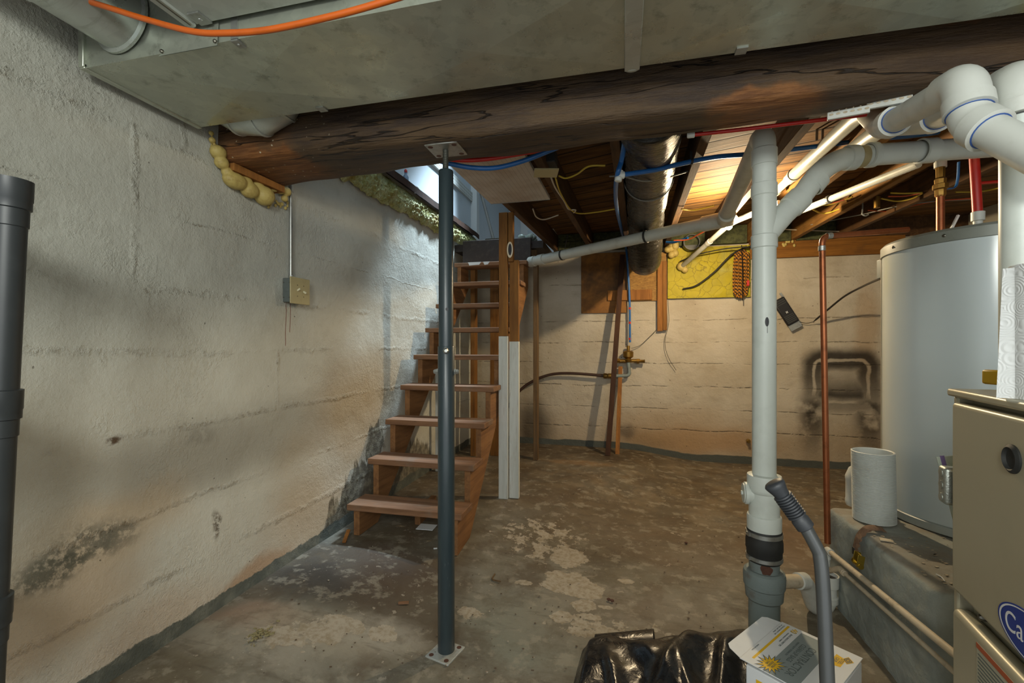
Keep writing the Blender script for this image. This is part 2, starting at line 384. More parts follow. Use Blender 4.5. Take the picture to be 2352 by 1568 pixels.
for (u, v, ry, rz) in [(785, 1205, .19, .19), (830, 1130, .24, .22), (862, 1015, .12, .14), (735, 1262, .20, .055), (940, 1120, .55, .40)]:
    b = n.blob(wp3, L(u, v), ellr(ry, rz), .14); c = n.mix(n.math('MULTIPLY', b, .85), c, n.mix(n.ss(n.noise(22, 5), .4, .65), '4d4333', '7f7763'))
spk = n.ss(n.voro(17, n.warp(.03, 9)), .075, .05); spk = n.math('MULTIPLY', spk, n.ss(n.noise(3.1, 2), .46, .58))
c = n.mix(n.math('MULTIPLY', spk, .75), c, '4b463a')
rid = None
for z0, wd in [(.27, .014), (.55, .011), (.86, .013), (1.17, .013), (1.42, .014), (2.0, .014), (1.72, .005)]:
    p = n.ss(n.math('ABSOLUTE', n.math('SUBTRACT', X[2], z0)), wd*1.6, 0.0); rid = p if rid is None else n.math('MAXIMUM', rid, p)
for y0, a_, b_ in [(1.32, 1.42, 2.0), (1.52, 2.0, 2.6), (1.22, .86, 1.17), (2.05, .86, 1.17)]:
    p = n.math('MULTIPLY', n.ss(n.math('ABSOLUTE', n.math('SUBTRACT', X[1], y0)), .02, 0.0), n.math('MULTIPLY', n.ss(X[2], a_-.02, a_+.02), n.ss(X[2], b_+.02, b_-.02)))
    rid = n.math('MAXIMUM', rid, p)
lump = n.ss(n.noise(42, 4, .7), .42, .62); rid = n.math('MULTIPLY', rid, n.math('MULTIPLY', n.ss(n.noise(3.1, 4, .65), .40, .62), n.math('ADD', .35, n.math('MULTIPLY', lump, .8))))
c = n.mix(n.math('MULTIPLY', n.math('MULTIPLY', rid, n.ss(n.noise(19, 4, .7), .5, .62)), .55), c, '75684f')
red = None
for u, v0, v1 in ((657, 700, 796), (667, 700, 765)):
    y0 = L(u, v0)[1]; z1 = L(u, v0)[2]; z0 = L(u, v1)[2]
    p = n.math('MULTIPLY', n.ss(n.math('ABSOLUTE', n.math('SUBTRACT', n.xyz(n.warp(.004, 12))[1], y0)), .0042, .0015), n.math('MULTIPLY', n.ss(n.xyz()[2], z0, z0+.01), n.ss(n.xyz()[2], z1+.02, z1)))
    red = p if red is None else n.math('MAXIMUM', red, p)
c = n.mix(n.math('MULTIPLY', red, .75), c, '6d2d1c')
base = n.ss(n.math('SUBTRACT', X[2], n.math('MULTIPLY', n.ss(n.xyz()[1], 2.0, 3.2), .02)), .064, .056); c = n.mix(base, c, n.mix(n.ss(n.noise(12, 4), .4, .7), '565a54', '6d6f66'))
hgt = n.math('ADD', n.math('MULTIPLY', rid, 1.5), n.math('ADD', n.math('MULTIPLY', n.noise(30, 6, .68), .8), n.math('ADD', n.math('MULTIPLY', n.math('MULTIPLY', lump, n.ss(n.noise(2.4, 3), .48, .66)), .35), n.math('MULTIPLY', n.noise(6, 3), .9))))
M['wall_left'] = n.fin(c, .78, 0, n.bump(n.noise(110, 4, .65), .35, .006, n.bump(hgt, .45, .014)), .25)

# back wall
n = NT('back_wall_paint'); wp = n.warp(.05, 6, 5); wp2 = n.warp(.09, 3, 6); X = n.xyz(n.warp(.03, 3, 6)); Y0 = 5.4
def B(u, v): p = P(u, v, y=Y0); return (p.x, Y0, p.z)
c = n.mix(n.ss(n.noise(1.5, 4), .35, .7), 'b9b0a0', 'a79c89')
c = n.mix(n.ss(n.noise(8, 5, .6, n.scaled((.6, 1, 1.4))), .5, .75, 0, .35), c, '8f836e')
c = n.mix(n.math('MULTIPLY', n.ss(X[2], .65, .05), .55), c, '9a815f')
for (u, v, rx, rz, col, am) in [
    (1600, 1010, .7, .14, '9a7040', .55), (1480, 1010, .3, .1, '7d6648', .4), (1225, 980, .22, .28, '3a332a', .75),
    (1560, 980, .6, .2, 'a58a66', .3), (1990, 760, .09, .5, '9a7646', .4), (1440, 990, .10, .07, '4a4036', .6)]:
    c = n.mix(n.math('MULTIPLY', n.blob(wp2, B(u, v), (rx, 9, rz), 1.1), am), c, col)
# black spray-paint marks: a rounded frame with drips, sprayed round something
q = n.vm('SUBTRACT', n.warp(.035, 5, 5), B(1932, 875)); Q = n.xyz(q)
dx = n.math('SUBTRACT', n.math('ABSOLUTE', Q[0]), .25); dz = n.math('SUBTRACT', n.math('ABSOLUTE', Q[2]), .22)
ex, ez = n.math('MAXIMUM', n.math('ADD', dx, .07), 0.0), n.math('MAXIMUM', n.math('ADD', dz, .07), 0.0); d = n.math('SUBTRACT', n.math('ADD', n.math('SQRT', n.math('ADD', n.math('MULTIPLY', ex, ex), n.math('MULTIPLY', ez, ez))), n.math('MINIMUM', n.math('MAXIMUM', n.math('ADD', dx, .07), n.math('ADD', dz, .07)), 0.0)), .07); ring = n.ss(n.math('ABSOLUTE', d), .17, .05)
ring = n.math('MULTIPLY', ring, n.ss(n.math('ABSOLUTE', n.math('SUBTRACT', d, -.004)), .006, .022, .25, 1))
ring = n.math('MULTIPLY', ring, n.ss(Q[2], -.42, .22, .45, 1.0))
legs = n.math('MULTIPLY', n.ss(n.math('ABSOLUTE', n.math('SUBTRACT', n.math('ABSOLUTE', Q[0]), .26)), .20, .03), n.math('MULTIPLY', n.ss(Q[2], -.95, -.3, .1, 1.0), n.ss(Q[2], -.0, -.3)))
legs = n.math('MULTIPLY', legs, n.ss(n.noise(5, 4), .30, .55)); fillp = n.math('MULTIPLY', n.ss(d, .03, -.08), n.ss(Q[2], .10, -.18, .3, 1.0))
blk = n.math('MAXIMUM', n.math('MAXIMUM', ring, legs), fillp)
c = n.mix(n.math('MULTIPLY', blk, .92), c, '1d1713')
rid = None
for z0, wd in [(.24, .008), (.47, .006), (.72, .009), (.98, .006), (1.22, .007), (1.47, .005), (1.9, .005)]:
    p = n.ss(n.math('ABSOLUTE', n.math('SUBTRACT', X[2], z0)), wd*1.4, 0.0); rid = p if rid is None else n.math('MAXIMUM', rid, p)
rid = n.math('MULTIPLY', rid, n.math('MULTIPLY', n.ss(n.noise(2.6, 4, .7), .42, .58), n.ss(n.noise(23, 4, .7), .36, .56))); c = n.mix(n.math('MULTIPLY', rid, .5), c, '5f5544')
spk = n.ss(n.voro(13, n.warp(.03, 9)), .085, .06); spk = n.math('MULTIPLY', spk, n.ss(n.noise(3, 2), .44, .56)); c = n.mix(n.math('MULTIPLY', spk, .7), c, '4b4234')
floorz = n.ss(n.xyz()[0], -.1, .9, .06, -.035); base = n.ss(n.math('SUBTRACT', X[2], floorz), .018, .006); c = n.mix(base, c, '4f524c')
hgt = n.math('ADD', n.math('MULTIPLY', rid, -1.5), n.math('ADD', n.noise(24, 6, .7), n.noise(5, 3)))
M['wall_back'] = n.fin(c, .8, 0, n.bump(hgt, .6, .016), .25)

# worn painted slab
n = NT('floor_slab'); wp = n.warp(.07, 5, 6); wp2 = n.warp(.16, 2.2, 6)
def G(u, v): return tuple(P(u, v, z=-.09))
c = n.mix(n.ss(n.noise(1.3, 5, .6), .36, .64), '7f7c70', '68604f')
c = n.mix(n.ss(n.noise(3.2, 6, .65, wp2), .48, .62, 0, .7), c, '574a3a')
c = n.mix(n.ss(n.noise(5, 5, .6), .55, .7, 0, .5), c, '8c877a')
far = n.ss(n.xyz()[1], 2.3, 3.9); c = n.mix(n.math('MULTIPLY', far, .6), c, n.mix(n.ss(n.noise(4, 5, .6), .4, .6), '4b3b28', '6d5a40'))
for (u, v, r1, r2, col, am) in [
    (800, 1330, .42, .28, '40352a', .75), (700, 1370, .22, .14, '34302a', .7), (930, 1330, .3, .22, '4f3f30', .65), (960, 1420, .3, .14, '54483a', .6),
    (600, 1460, .2, .12, '8f7866', .8), (720, 1470, .3, .12, 'a39a88', .6), (880, 1460, .24, .1, 'a8a294', .6), (560, 1520, .3, .12, '9c9688', .6),
    (1250, 1440, .35, .25, '7e8276', .6), (1150, 1400, .22, .2, '858578', .5), (1450, 1430, .5, .3, '85796a', .45), (1330, 1180, .5, .35, '5d4e3c', .5), (1330, 1082, .3, .1, '8f6f4a', .55),
    (1560, 1250, .5, .35, '675642', .5), (1200, 1050, .5, .3, '453728', .6), (1400, 1060, .4, .25, '3f3222', .6), (1840, 1250, .3, .5, '6d5138', .5)]:
    c = n.mix(n.math('MULTIPLY', n.blob(wp2, G(u, v), (r1, r2, 9), .9), am), c, col)
c = n.mix(n.math('MULTIPLY', n.ss(n.noise(6, 7, .68), .46, .64), .5), c, n.mix(n.ss(n.noise(3, 3), .4, .6), '4c4032', '5f5443'))
c = n.mix(n.math('MULTIPLY', n.ss(n.noise(11, 6, .66, n.vm('ADD', n.pos, (7, 2, 0))), .53, .63), .45), c, '9a9382')
c = n.mix(n.math('MULTIPLY', n.ss(n.noise(4, 6, .6, n.scaled((1, 5, 1)), dist=.4), .55, .68), .35), c, '4a4034')
pm = None
for (u, v, r1, r2, k_) in [(1305, 1275, .10, .12, 1), (1300, 1335, .13, .12, 1), (1345, 1350, .08, .09, 1), (1340, 1385, .07, .06, .9), (1290, 1415, .05, .05, .9), (1360, 1412, .05, .03, .9), (1205, 1335, .05, .03, .8), (1440, 1330, .05, .03, .8), (1240, 1260, .04, .05, .8), (1390, 1390, .04, .02, .9), (1395, 1490, .04, .03, .9),
                           (790, 1455, .10, .05, .95), (880, 1462, .07, .05, .95), (735, 1475, .12, .07, .9), (1080, 1405, .07, .06, .8), (640, 1500, .16, .07, .8), (1430, 1450, .35, .12, .62), (1250, 1240, .3, .3, .6)]:
    b = n.math('MULTIPLY', n.blob(n.pos, G(u, v), (r1*1.15, r2*1.15, 9), 1.3), k_); pm = b if pm is None else n.math('MAXIMUM', pm, b)
val = n.math('ADD', n.math('MULTIPLY', n.noise(13, 7, .66), .75), n.math('MULTIPLY', pm, .42)); patch = n.ss(val, .615, .64)
c = n.mix(n.math('MULTIPLY', patch, .85), c, n.mix(n.ss(n.noise(30, 4, .7), .4, .65), 'ada392', '93866f'))
chip = n.math('MULTIPLY', n.ss(n.noise(15, 5, .62, wp), .655, .67), n.ss(n.noise(1.6, 2), .42, .56)); c = n.mix(n.math('MULTIPLY', chip, .7), c, 'a59b8a')
spk = n.ss(n.voro(34), .10, .07); spk = n.math('MULTIPLY', spk, n.ss(n.noise(5, 2), .5, .6)); c = n.mix(n.math('MULTIPLY', spk, .55), c, 'b8b0a2')
spk = n.ss(n.voro(21, n.vm('ADD', n.pos, (3, 5, 1))), .07, .05); spk = n.math('MULTIPLY', spk, n.ss(n.noise(4, 2), .5, .6)); c = n.mix(n.math('MULTIPLY', spk, .7), c, '33291f')
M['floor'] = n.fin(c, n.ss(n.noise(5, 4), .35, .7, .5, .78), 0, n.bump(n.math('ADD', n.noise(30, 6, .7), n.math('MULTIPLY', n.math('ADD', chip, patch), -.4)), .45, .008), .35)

# grey painted concrete pad
n = NT('pad_concrete'); X = n.xyz(); wp = n.warp(.05, 6, 4); Nn = n.xyz(n.new('ShaderNodeNewGeometry').outputs['Normal'])
c = n.mix(n.ss(n.noise(5, 5, .6), .38, .66), '858c88', '989e98'); up = n.ss(Nn[2], .55, .9)
dust = n.math('MULTIPLY', up, n.ss(n.noise(4, 5, .6, wp), .36, .62, .35, 1)); c = n.mix(n.math('MULTIPLY', dust, .7), c, '80705c')
c = n.mix(n.ss(n.noise(24, 5, .7), .63, .7, 0, .5), c, '938f82')
M['pad'] = n.fin(c, .75, 0, n.bump(n.noise(26, 5, .65), .5, .012), .3)
# hewn beam
n = NT('hewn_beam'); n.pos = n.vm('ADD', n.pos, (.675, 1.83, 2.02)); X = n.xyz(); v = n.scaled((1.1, 9, 9)); g = n.noise(2.2, 7, .65, v, dist=.2)
c = n.mix(n.ss(g, .35, .65), '3a2e26', '57442f'); wp = n.warp(.06, 8, 5)
c = n.mix(n.ss(X[0], .3, 1.3, 0, .5), c, '4a3520')
for x0, y0, z0, r1, r2, am in [(-1.50, 1.7, 2.02, .13, .05, .85), (-1.64, 1.70, 2.05, .1, .05, .6), (.47, 1.74, 2.03, .17, .05, .8), (.80, 1.7, 2.26, .25, .03, .6), (1.0, 1.7, 2.24, .07, .04, .6), (-1.6, 1.9, 2.02, .25, .3, .35)]:
    c = n.mix(n.math('MULTIPLY', n.blob(wp, (x0, y0, z0), (r1, .3, r2), .5), am), c, n.mix(n.ss(n.noise(8, 4, .6, v), .4, .6), '8a5a30', '6d421f'))
cr = n.ss(n.math('ABSOLUTE', n.math('SUBTRACT', n.noise(1.5, 4, .55, n.scaled((.45, 5, 6)), dist=.25), .5)), .009, .002); c = n.mix(n.math('MULTIPLY', cr, .8), c, '0d0907')
fl = n.math('MULTIPLY', n.ss(n.voro(26, n.warp(.02, 9)), .12, .08), n.ss(X[0], -1.0, -1.55, 0, 1)); c = n.mix(fl, c, 'b8ad94')
M['beam'] = n.fin(c, .62, 0, n.bump(n.math('ADD', n.noise(5, 6, .65, v), n.math('MULTIPLY', cr, -1.2)), .7, .02), .35)
# board sheathing overhead, laid diagonally
n = NT('subfloor_boards'); r1 = n.vm('DOT_PRODUCT', n.pos, (.35, .94, 0)); r2 = n.vm('DOT_PRODUCT', n.pos, (.94, -.35, 0))
k = n.math('DIVIDE', r1, .17); gap = n.ss(n.math('ABSOLUTE', n.math('SUBTRACT', n.math('FRACT', k), .5)), .43, .475)
cb = n.new('ShaderNodeCombineXYZ'); n.put(cb.inputs[0], n.math('MULTIPLY', r2, 1.6)); n.put(cb.inputs[1], n.math('MULTIPLY', r1, 16.0)); n.put(cb.inputs[2], n.math('FLOOR', k))
g = n.noise(1.3, 6, .6, cb.outputs[0], dist=1.0); c = n.mix(n.ss(g, .32, .68), '7d5a2e', '513619'); wn = n.new('ShaderNodeTexWhiteNoise'); wn.noise_dimensions = '1D'; n.put(wn.inputs['W'], n.math('FLOOR', k))
c = n.mix(n.math('MULTIPLY', wn.outputs['Value'], .4), c, '3c2712'); c = n.mix(n.ss(n.noise(3, 4), .5, .72, 0, .6), c, '2f2010'); c = n.mix(n.math('MULTIPLY', gap, .9), c, '0d0805')
M['ceiling'] = n.fin(c, .8, 0, n.bump(n.math('SUBTRACT', g, n.math('MULTIPLY', gap, 1.0)), .4, .012), .25)

# ================================================================== the shell
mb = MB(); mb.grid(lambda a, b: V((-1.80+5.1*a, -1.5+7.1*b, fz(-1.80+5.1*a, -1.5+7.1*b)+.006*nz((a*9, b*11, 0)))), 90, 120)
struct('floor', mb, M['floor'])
mb = MB()
mb.grid(lambda a, b: V((-1.776+.006*nz((0, a*18, b*6))+.004*nz((3, a*60, b*24)), -1.5+6.9*a, -.02+2.54*b)), 200, 80)
mb.grid(lambda a, b: V((-1.776-.5*b, -1.5+6.9*a, 2.52)), 4, 1)
struct('wall_left', mb, M['wall_left'])
mb = MB(); mb.grid(lambda a, b: V((3.3-5.1*a, 5.4-.006*nz((a*14, 0, b*7))-.004*nz((a*50, 2, b*24)), 2.29-2.44*b)), 160, 70)
mb.box(-1.8, 3.3, 5.42, 5.7, -.15, 2.29)
struct('wall_back', mb, M['wall_back'])
mb = MB(); mb.box(3.3, 3.45, -1.5, 5.6, -.2, 2.6); struct('wall_right', mb, plain('right_wall_paint', 'a9a393', .8, 0, '857c69', .4, 3))
# sheathing overhead: everything but the stairwell
mb = MB()
def slab(x0, x1, y0, y1):
    h0, h1 = zj(y0)+.19, zj(y1)+.19
    vs = [(x0, y0, h0), (x1, y0, h0), (x1, y1, h1), (x0, y1, h1)]; vs += [(x, y, z+.04) for x, y, z in vs]
    mb.add(vs, [(0, 3, 2, 1), (4, 5, 6, 7), (0, 1, 5, 4), (1, 2, 6, 5), (2, 3, 7, 6), (3, 0, 4, 7)])
slab(-1.776, 3.3, -1.5, 2.02); slab(-.86, 3.3, 2.02, 5.7)
struct('ceiling', mb, M['ceiling'])
mb = MB(); mb.box(-.80, 3.3, 5.40, 5.7, 2.291, 2.49); mb.box(-.80, 3.3, 5.36, 5.40, 2.47, 2.50); struct('trim_2', mb, M['joist'])
# the room over the stairs
mb = MB(); mb.box(-1.95, -1.83, .5, 7.4, 2.52, 5.0); struct('wall_left_upper', mb, M['white_paint'])
mb = MB(); mb.box(-1.95, .9, 7.3, 7.4, 2.2, 5.0); struct('wall_back_upper', mb, M['white_paint'])
mb = MB(); mb.box(-.80, -.74, 2.02, 7.3, 2.47, 5.0); struct('wall_right_upper', mb, M['white_paint'])
mb = MB(); mb.box(-1.83, -.8, 1.96, 2.02, 2.44, 5.0); struct('wall_front_upper', mb, M['white_paint'])
mb = MB(); mb.box(-1.95, .9, .5, 7.4, 5.0, 5.1); struct('ceiling_upper', mb, M['white_paint'])
mb = MB(); mb.box(-1.77, -.80, 4.66, 7.3, 2.20, 2.275); struct('floor_landing', mb, M['dark_board'])
mb = MB(); mb.box(-1.832, -1.75, 5.36, 5.46, 2.28, 5.0); struct('trim_1', mb, M['white_trim'], bevel=.006)
# far door of the landing
mb = MB(); mb.box(-1.62, -.86, 7.25, 7.3, 2.28, 4.25); dr = struct('door_1', mb, M['white_trim'], bevel=.006)
for z0, z1 in ((2.42, 3.05), (3.15, 4.1)):
    mb = MB(); mb.box(-1.5, -.98, 7.235, 7.255, z0, z1); part('door_panel', mb, M['white_paint'], dr, bevel=.008)
# ---------------------------------------------------------------- sill on the stair wall
mb = MB()
def sillz(y): return 2.522+.012*nz((1, y*4, 0))
mb.grid(lambda a, b: V((-1.70-.12*b, 2.1+3.2*a, sillz(2.1+3.2*a)+.012)), 40, 1)
mb.grid(lambda a, b: V((-1.70+.008*nz((a*30, 3, 0)), 2.1+3.2*a, sillz(2.1+3.2*a)-.045+.057*b)), 40, 2)
solo('sill_board', mb, M['strip_brown'], 'weathered brown sill board along the top of the stairwell wall, above the lumpy foam', 'board')
mb = MB()
def foam(a, b):
    y = 2.15+3.25*a; edge = .035*nz((0, y*5, 1))+.02*nz((4, y*17, 0))
    z = 2.262+.05*ss(y, 2.4, 5.4)+edge+(2.488-2.262-.04*ss(y, 2.4, 5.4)-edge)*b
    bulge = math.sin(math.pi*min(1, b*1.0+.02))**.6
    x = -1.774+bulge*(.035+.03*abs(nz((1, y*9, z*9)))+.03*abs(nz((5, y*26, z*26))))+.022*abs(nz((9, y*55, z*55)))
    return V((x, y, z))
mb.grid(foam, 260, 26)
solo('spray_foam_strip', mb, M['spray_foam'], 'lumpy yellow-green spray foam strip along the top of the stairwell wall', 'spray foam', sharp=80)
mb = MB(); mb.box(-1.83, -1.805, 2.6, 5.36, 2.965, 3.075)
solo('perforated_strip', mb, M['pegboard'], 'white perforated strip fixed high on the white stairwell wall', 'wall strip', bevel=.003)
# things on the ledge
p = P(932, 418, x=-1.76)
mb = MB(); mb.lathe((p.x, p.y, 2.535), (0, 0, 1), [(.022, 0), (.024, .004), (.024, .06), (.012, .08), (.012, .095)], 16)
t = thing('spray_bottle', 'small blue and white bottle standing on the stairwell ledge', 'bottle', (p.x, p.y, 2.535))
part('bottle_body', mb, plain('bottle_blue', '7f93a8', .4), t)
mb = MB(); mb.lathe((p.x, p.y, 2.630), (0, 0, 1), [(.013, 0), (.013, .02), (.006, .03)], 12); part('cap', mb, M['red_pex'], t)
p = P(958, 432, x=-1.76); mb = MB()
for i in range(7): mb.ball((p.x+random.uniform(-.02, .02), p.y+random.uniform(-.05, .05), 2.55+random.uniform(0, .02)), (.02, .03, .02), 9, 6)
solo('crumpled_bag', mb, M['paper'], 'crumpled white bag lying on the stairwell ledge', 'bag', sharp=180)

# ---------------------------------------------------------------- joists
jn = ['floor joist along the edge of the stairwell opening', 'floor joist beside the foil-faced board with the hanging electrical box', 'floor joist carrying the blue pipe left of the black duct',
      'floor joist just right of the black duct', 'floor joist behind the tall white drain stack', 'brightly lit floor joist with the ribbed white tube fixed to it', 'floor joist right of the brightly lit one, above the copper elbow',
      'rightmost floor joist, above the water heater']
jx = [-.86, -.455, -.045, .375, .80, 1.22, 1.64, 2.05]
for i, x0 in enumerate(jx):
    ya, yb = (2.0, 5.36) if i else (2.02, 5.36)
    dx = .03*(yb-ya); mb = MB()
    q = [V((x0-.024, ya, zj(ya))), V((x0+.024, ya, zj(ya))), V((x0+.024+dx, yb, zj(yb))), V((x0-.024+dx, yb, zj(yb)))]
    mb.add(q+[p+V((0, 0, .187)) for p in q], [(0, 3, 2, 1), (4, 5, 6, 7), (0, 1, 5, 4), (1, 2, 6, 5), (2, 3, 7, 6), (3, 0, 4, 7)])
    solo('floor_joist', mb, M['joist_lit'] if i in (5, 6) else M['joist'], jn[i], 'joist', bevel=.003)  # two joists near the bulb get the wood with its light painted in
for i in range(1, 7):
    x0 = jx[i]+.1+.024; x1 = jx[i+1]+.1-.026; mb = MB()
    mb.grid(lambda a, b: V((x0+.004+(x1-x0-.008)*a, 5.31-.03*abs(nz((a*4+i, b*5, 1)))-.03*math.sin(math.pi*a)*math.sin(math.pi*b), 2.285+.19*b)), 14, 12)
    mb.box(x0+.004, x1-.004, 5.32, 5.38, 2.285, 2.475)
    solo('insulation_batt', mb, M['green_batt'], 'green insulation stuffed in the ' + ['bay beside the foil-board joist', 'bay left of the black duct', 'bay behind the black duct', 'bay behind the light bulb', 'bay above the sill plank, nearest the white stack', 'bay above the copper elbow'][i-1], 'insulation')
x0, x1 = jx[0]+.13, jx[1]+.07; mb = MB()
mb.grid(lambda a, b: V((x0+(x1-x0)*a, 5.30-.03*abs(nz((a*4, b*5, 7))), 2.285+.19*b)), 12, 10); mb.box(x0, x1, 5.31, 5.38, 2.285, 2.475)
solo('insulation_batt', mb, M['green_batt'], 'green insulation above the grey drain pipe end near the stairs', 'insulation')
# main beam, hewn and rounded
mb = MB()
def beam(a, b):
    x = -1.775+4.9*a; q = b*2*math.pi
    cx, cz, hw, hh = 1.868, 2.195, .185, .172
    c_, s_ = math.cos(q), math.sin(q); e = .26
    yy = cx+hw*math.copysign(abs(c_)**e, c_); zz = cz+hh*math.copysign(abs(s_)**e, s_)
    k = .010*nz((x*1.6, yy*6, zz*6))+.006*nz((x*5, yy*14, zz*14))
    return V((x, yy+(yy-cx)*k*8-.30*a*(1 if yy > cx else 0), max(zz+(zz-cz)*k*8, 2.0)))
mb.grid(beam, 160, 48); n0 = 49*160+0
mb.add([beam(0, j/48) for j in range(48)], [tuple(range(48))]); mb.add([beam(1, j/48) for j in range(48)], [tuple(range(48))[::-1]])
BEAM = solo('wooden_beam', mb, M['beam'], 'massive dark hewn wooden beam crossing the basement above the steel post', 'beam', sharp=60)
ORGB = BEAM.location.copy()

# ---------------------------------------------------------------- foam at the beam end
mb = MB()
rf_ = random.Random(21)
for u, v, r, k in [(536, 416, .040, 1.5), (569, 437, .040, 1.1), (602, 450, .050, 1), (498, 350, .032, 1.1), (506, 374, .030, 1), (520, 396, .026, 1), (624, 428, .030, 1.1), (640, 434, .028, 1), (655, 440, .026, 1), (486, 322, .014, 1), (484, 306, .011, 1), (652, 456, .018, 1), (560, 418, .030, 1.3), (590, 430, .028, 1.2)]:
    p = P(u, v, x=-1.752); mb.ball((p.x+r*.25, p.y, p.z), (r*.95, r*1.05*k, r*.95), 16, 10)
for i in range(70):
    f = rf_.random(); u = 486+175*f; v = 330+130*min(1, f*1.25)**.8+rf_.gauss(6, 9); p = P(u, v, x=-1.768); r = rf_.uniform(.006, .012); mb.ball(p, (r*.8, r, r), 8, 6)
o = solo('expanding_foam', mb, M['can_foam'], 'yellow expanding foam blobs sealing the beam end at the left wall', 'spray foam', sharp=180)
m = o.modifiers.new('remesh', 'REMESH'); m.mode = 'VOXEL'; m.voxel_size = .004; m.use_smooth_shade = True
m = o.modifiers.new('sm', 'SMOOTH'); m.iterations = 1
mb = MB(); a, b = P(512, 392, x=-1.75), P(655, 432, x=-1.75)
mb.bar((-1.745, a.y+.02, 2.005), (-1.745, b.y-.05, 2.005), .07, .034); solo('wooden_shim', mb, M['strip_tan'], 'brown wood shim wedged under the beam end in yellow foam', 'shim', bevel=.002)

# ---------------------------------------------------------------- long sheet-metal duct
t = thing('rectangular_duct', 'long galvanised rectangular duct running under the ceiling in front of the beam', 'duct', (0, 1.32, 2.10))
mb = MB(); X0, XJ, X1 = -1.70, .03, 1.75; YA, YB, Z0, Z1 = 1.114, 1.53, 2.10, 2.345
def pan(x0, x1):      # cross-broken bottom
    c = ((x0+x1)/2, (YA+YB)/2, Z0-.015)
    mb.add([(x0, YA, Z0), (x1, YA, Z0), (x1, YB, Z0), (x0, YB, Z0), c], [(1, 0, 4), (2, 1, 4), (3, 2, 4), (0, 3, 4)])
pan(X0, -.86); pan(-.86, XJ); pan(XJ, .93); pan(.93, X1)
mb.add([(X0, YA, Z0), (X1, YA, Z0), (X1, YA, Z1), (X0, YA, Z1), (X0, YB, Z0), (X1, YB, Z0), (X1, YB, Z1), (X0, YB, Z1)],
       [(0, 1, 2, 3), (5, 4, 7, 6), (3, 2, 6, 7), (4, 0, 3, 7), (1, 5, 6, 2)])
part('duct_body', mb, M['galv'], t, sharp=.2)
mb = MB(); mb.box(X0-.022, X0, YA-.006, YB+.006, Z0-.004, Z0+.014); mb.box(X0-.022, X0, YA-.010, YA+.022, Z0, Z1); mb.box(X0-.022, X0, YB-.02, YB+.006, Z0, Z1)
part('end_flange', mb, M['galv'], t, bevel=.003)
mb = MB(); mb.box(XJ-.024, XJ+.024, YA-.004, YB+.004, Z0-.010, Z0-.002); mb.ball((XJ, YB+.004, Z0-.004), (.024, .014, .008), 14, 8)
part('drive_cleat', mb, M['galv_pipe'], t, bevel=.002)
mb = MB(); mb.add([P(365, 130, y=YA-.003), P(500, 105, y=YA-.003), P(504, 48, y=YA-.003), P(450, 60, y=YA-.003)], [(0, 1, 2, 3)])
mb.add([p+V((0, -.002, 0)) for p in mb.v], [(3, 2, 1, 0)]); part('patch_plate', mb, M['galv'], t)
for u in (540,):
    p = P(u, 105, y=YA); mb = MB(); mb.box(p.x-.012, p.x+.012, YA-.004, YA-.0005, 2.10, 2.30); mb.box(p.x-.012, p.x+.012, YA-.004, YA+.03, 2.0935, 2.0985)
    mb.ball((p.x, YA+.014, 2.093), (.005, .005, .003), 8, 6); part('hanger_strap', mb, M['steel'], t)
for u, v in ((735, 245), (1705, 108)):
    p = P(u, v, z=Z0); mb = MB(); mb.box(p.x-.016, p.x+.016, YB-.03, YB+.003, Z0-.006, Z0-.001); part('hanger_strap', mb, M['steel'], t)
for u, v in ((372, 118), (494, 95)):
    p = P(u, v, y=YA-.007); mb = MB(); mb.lathe(p, (0, -1, 0), [(.006, -.002), (.006, .003), (.003, .006)], 8); part('screw', mb, M['screw'], t)
# second duct above the camera
t = thing('supply_duct', 'pale sheet metal duct at the top edge, above the orange tubing', 'duct', (0, .4, 2.15))
mb = MB(); mb.box(-1.232, 1.75, -.6, 1.095, 2.152, 2.34); part('duct_body', mb, M['galv_pan'], t, sharp=30)
mb = MB(); mb.box(-1.262, -1.232, -.6, 1.085, 2.143, 2.175); mb.ball((-1.247, 1.088, 2.150), (.017, .012, .009), 12, 8); part('drive_cleat', mb, M['galv_pan'], t, bevel=.004)
mb = MB(); mb.tube([(-1.239, -.6, 2.143), (-1.239, 1.08, 2.143)], .004, 8); part('cleat_edge', mb, M['screw'], t)
p = P(470, 50, z=2.15); mb = MB(); mb.box(p.x-.02, p.x+.02, 1.05, 1.097, 2.146, 2.1515); mb.ball((p.x, 1.075, 2.146), (.006, .006, .003), 8, 6); part('hanger_strap', mb, M['steel'], t)
# round branch into the face of the long duct
t = thing('round_duct', 'round galvanised duct branch at the top left, entering the long duct', 'duct', (-1.53, .7, 2.22)); c0 = V((-1.545, 1.113, 2.232)); dy = V((-.05, -1, .05)).normalized()
mb = MB(); mb.lathe(c0, dy, [(.112, 0), (.112, .008), (.101, .012), (.1, .20), (.104, .204), (.104, .222), (.1, .226), (.1, .36)], 40); part('duct_pipe', mb, M['galv_pipe'], t)
mb = MB(); q = c0+dy*.36; e = (dy+V((-.22, 0, .0))).normalized(); mb.lathe(q, e, [(.1, -.02), (.106, .0), (.106, .012), (.1, .016), (.1, .13), (.105, .135), (.105, .15), (.1, .155), (.1, .5)], 40)
part('elbow', mb, M['galv_pipe'], t)
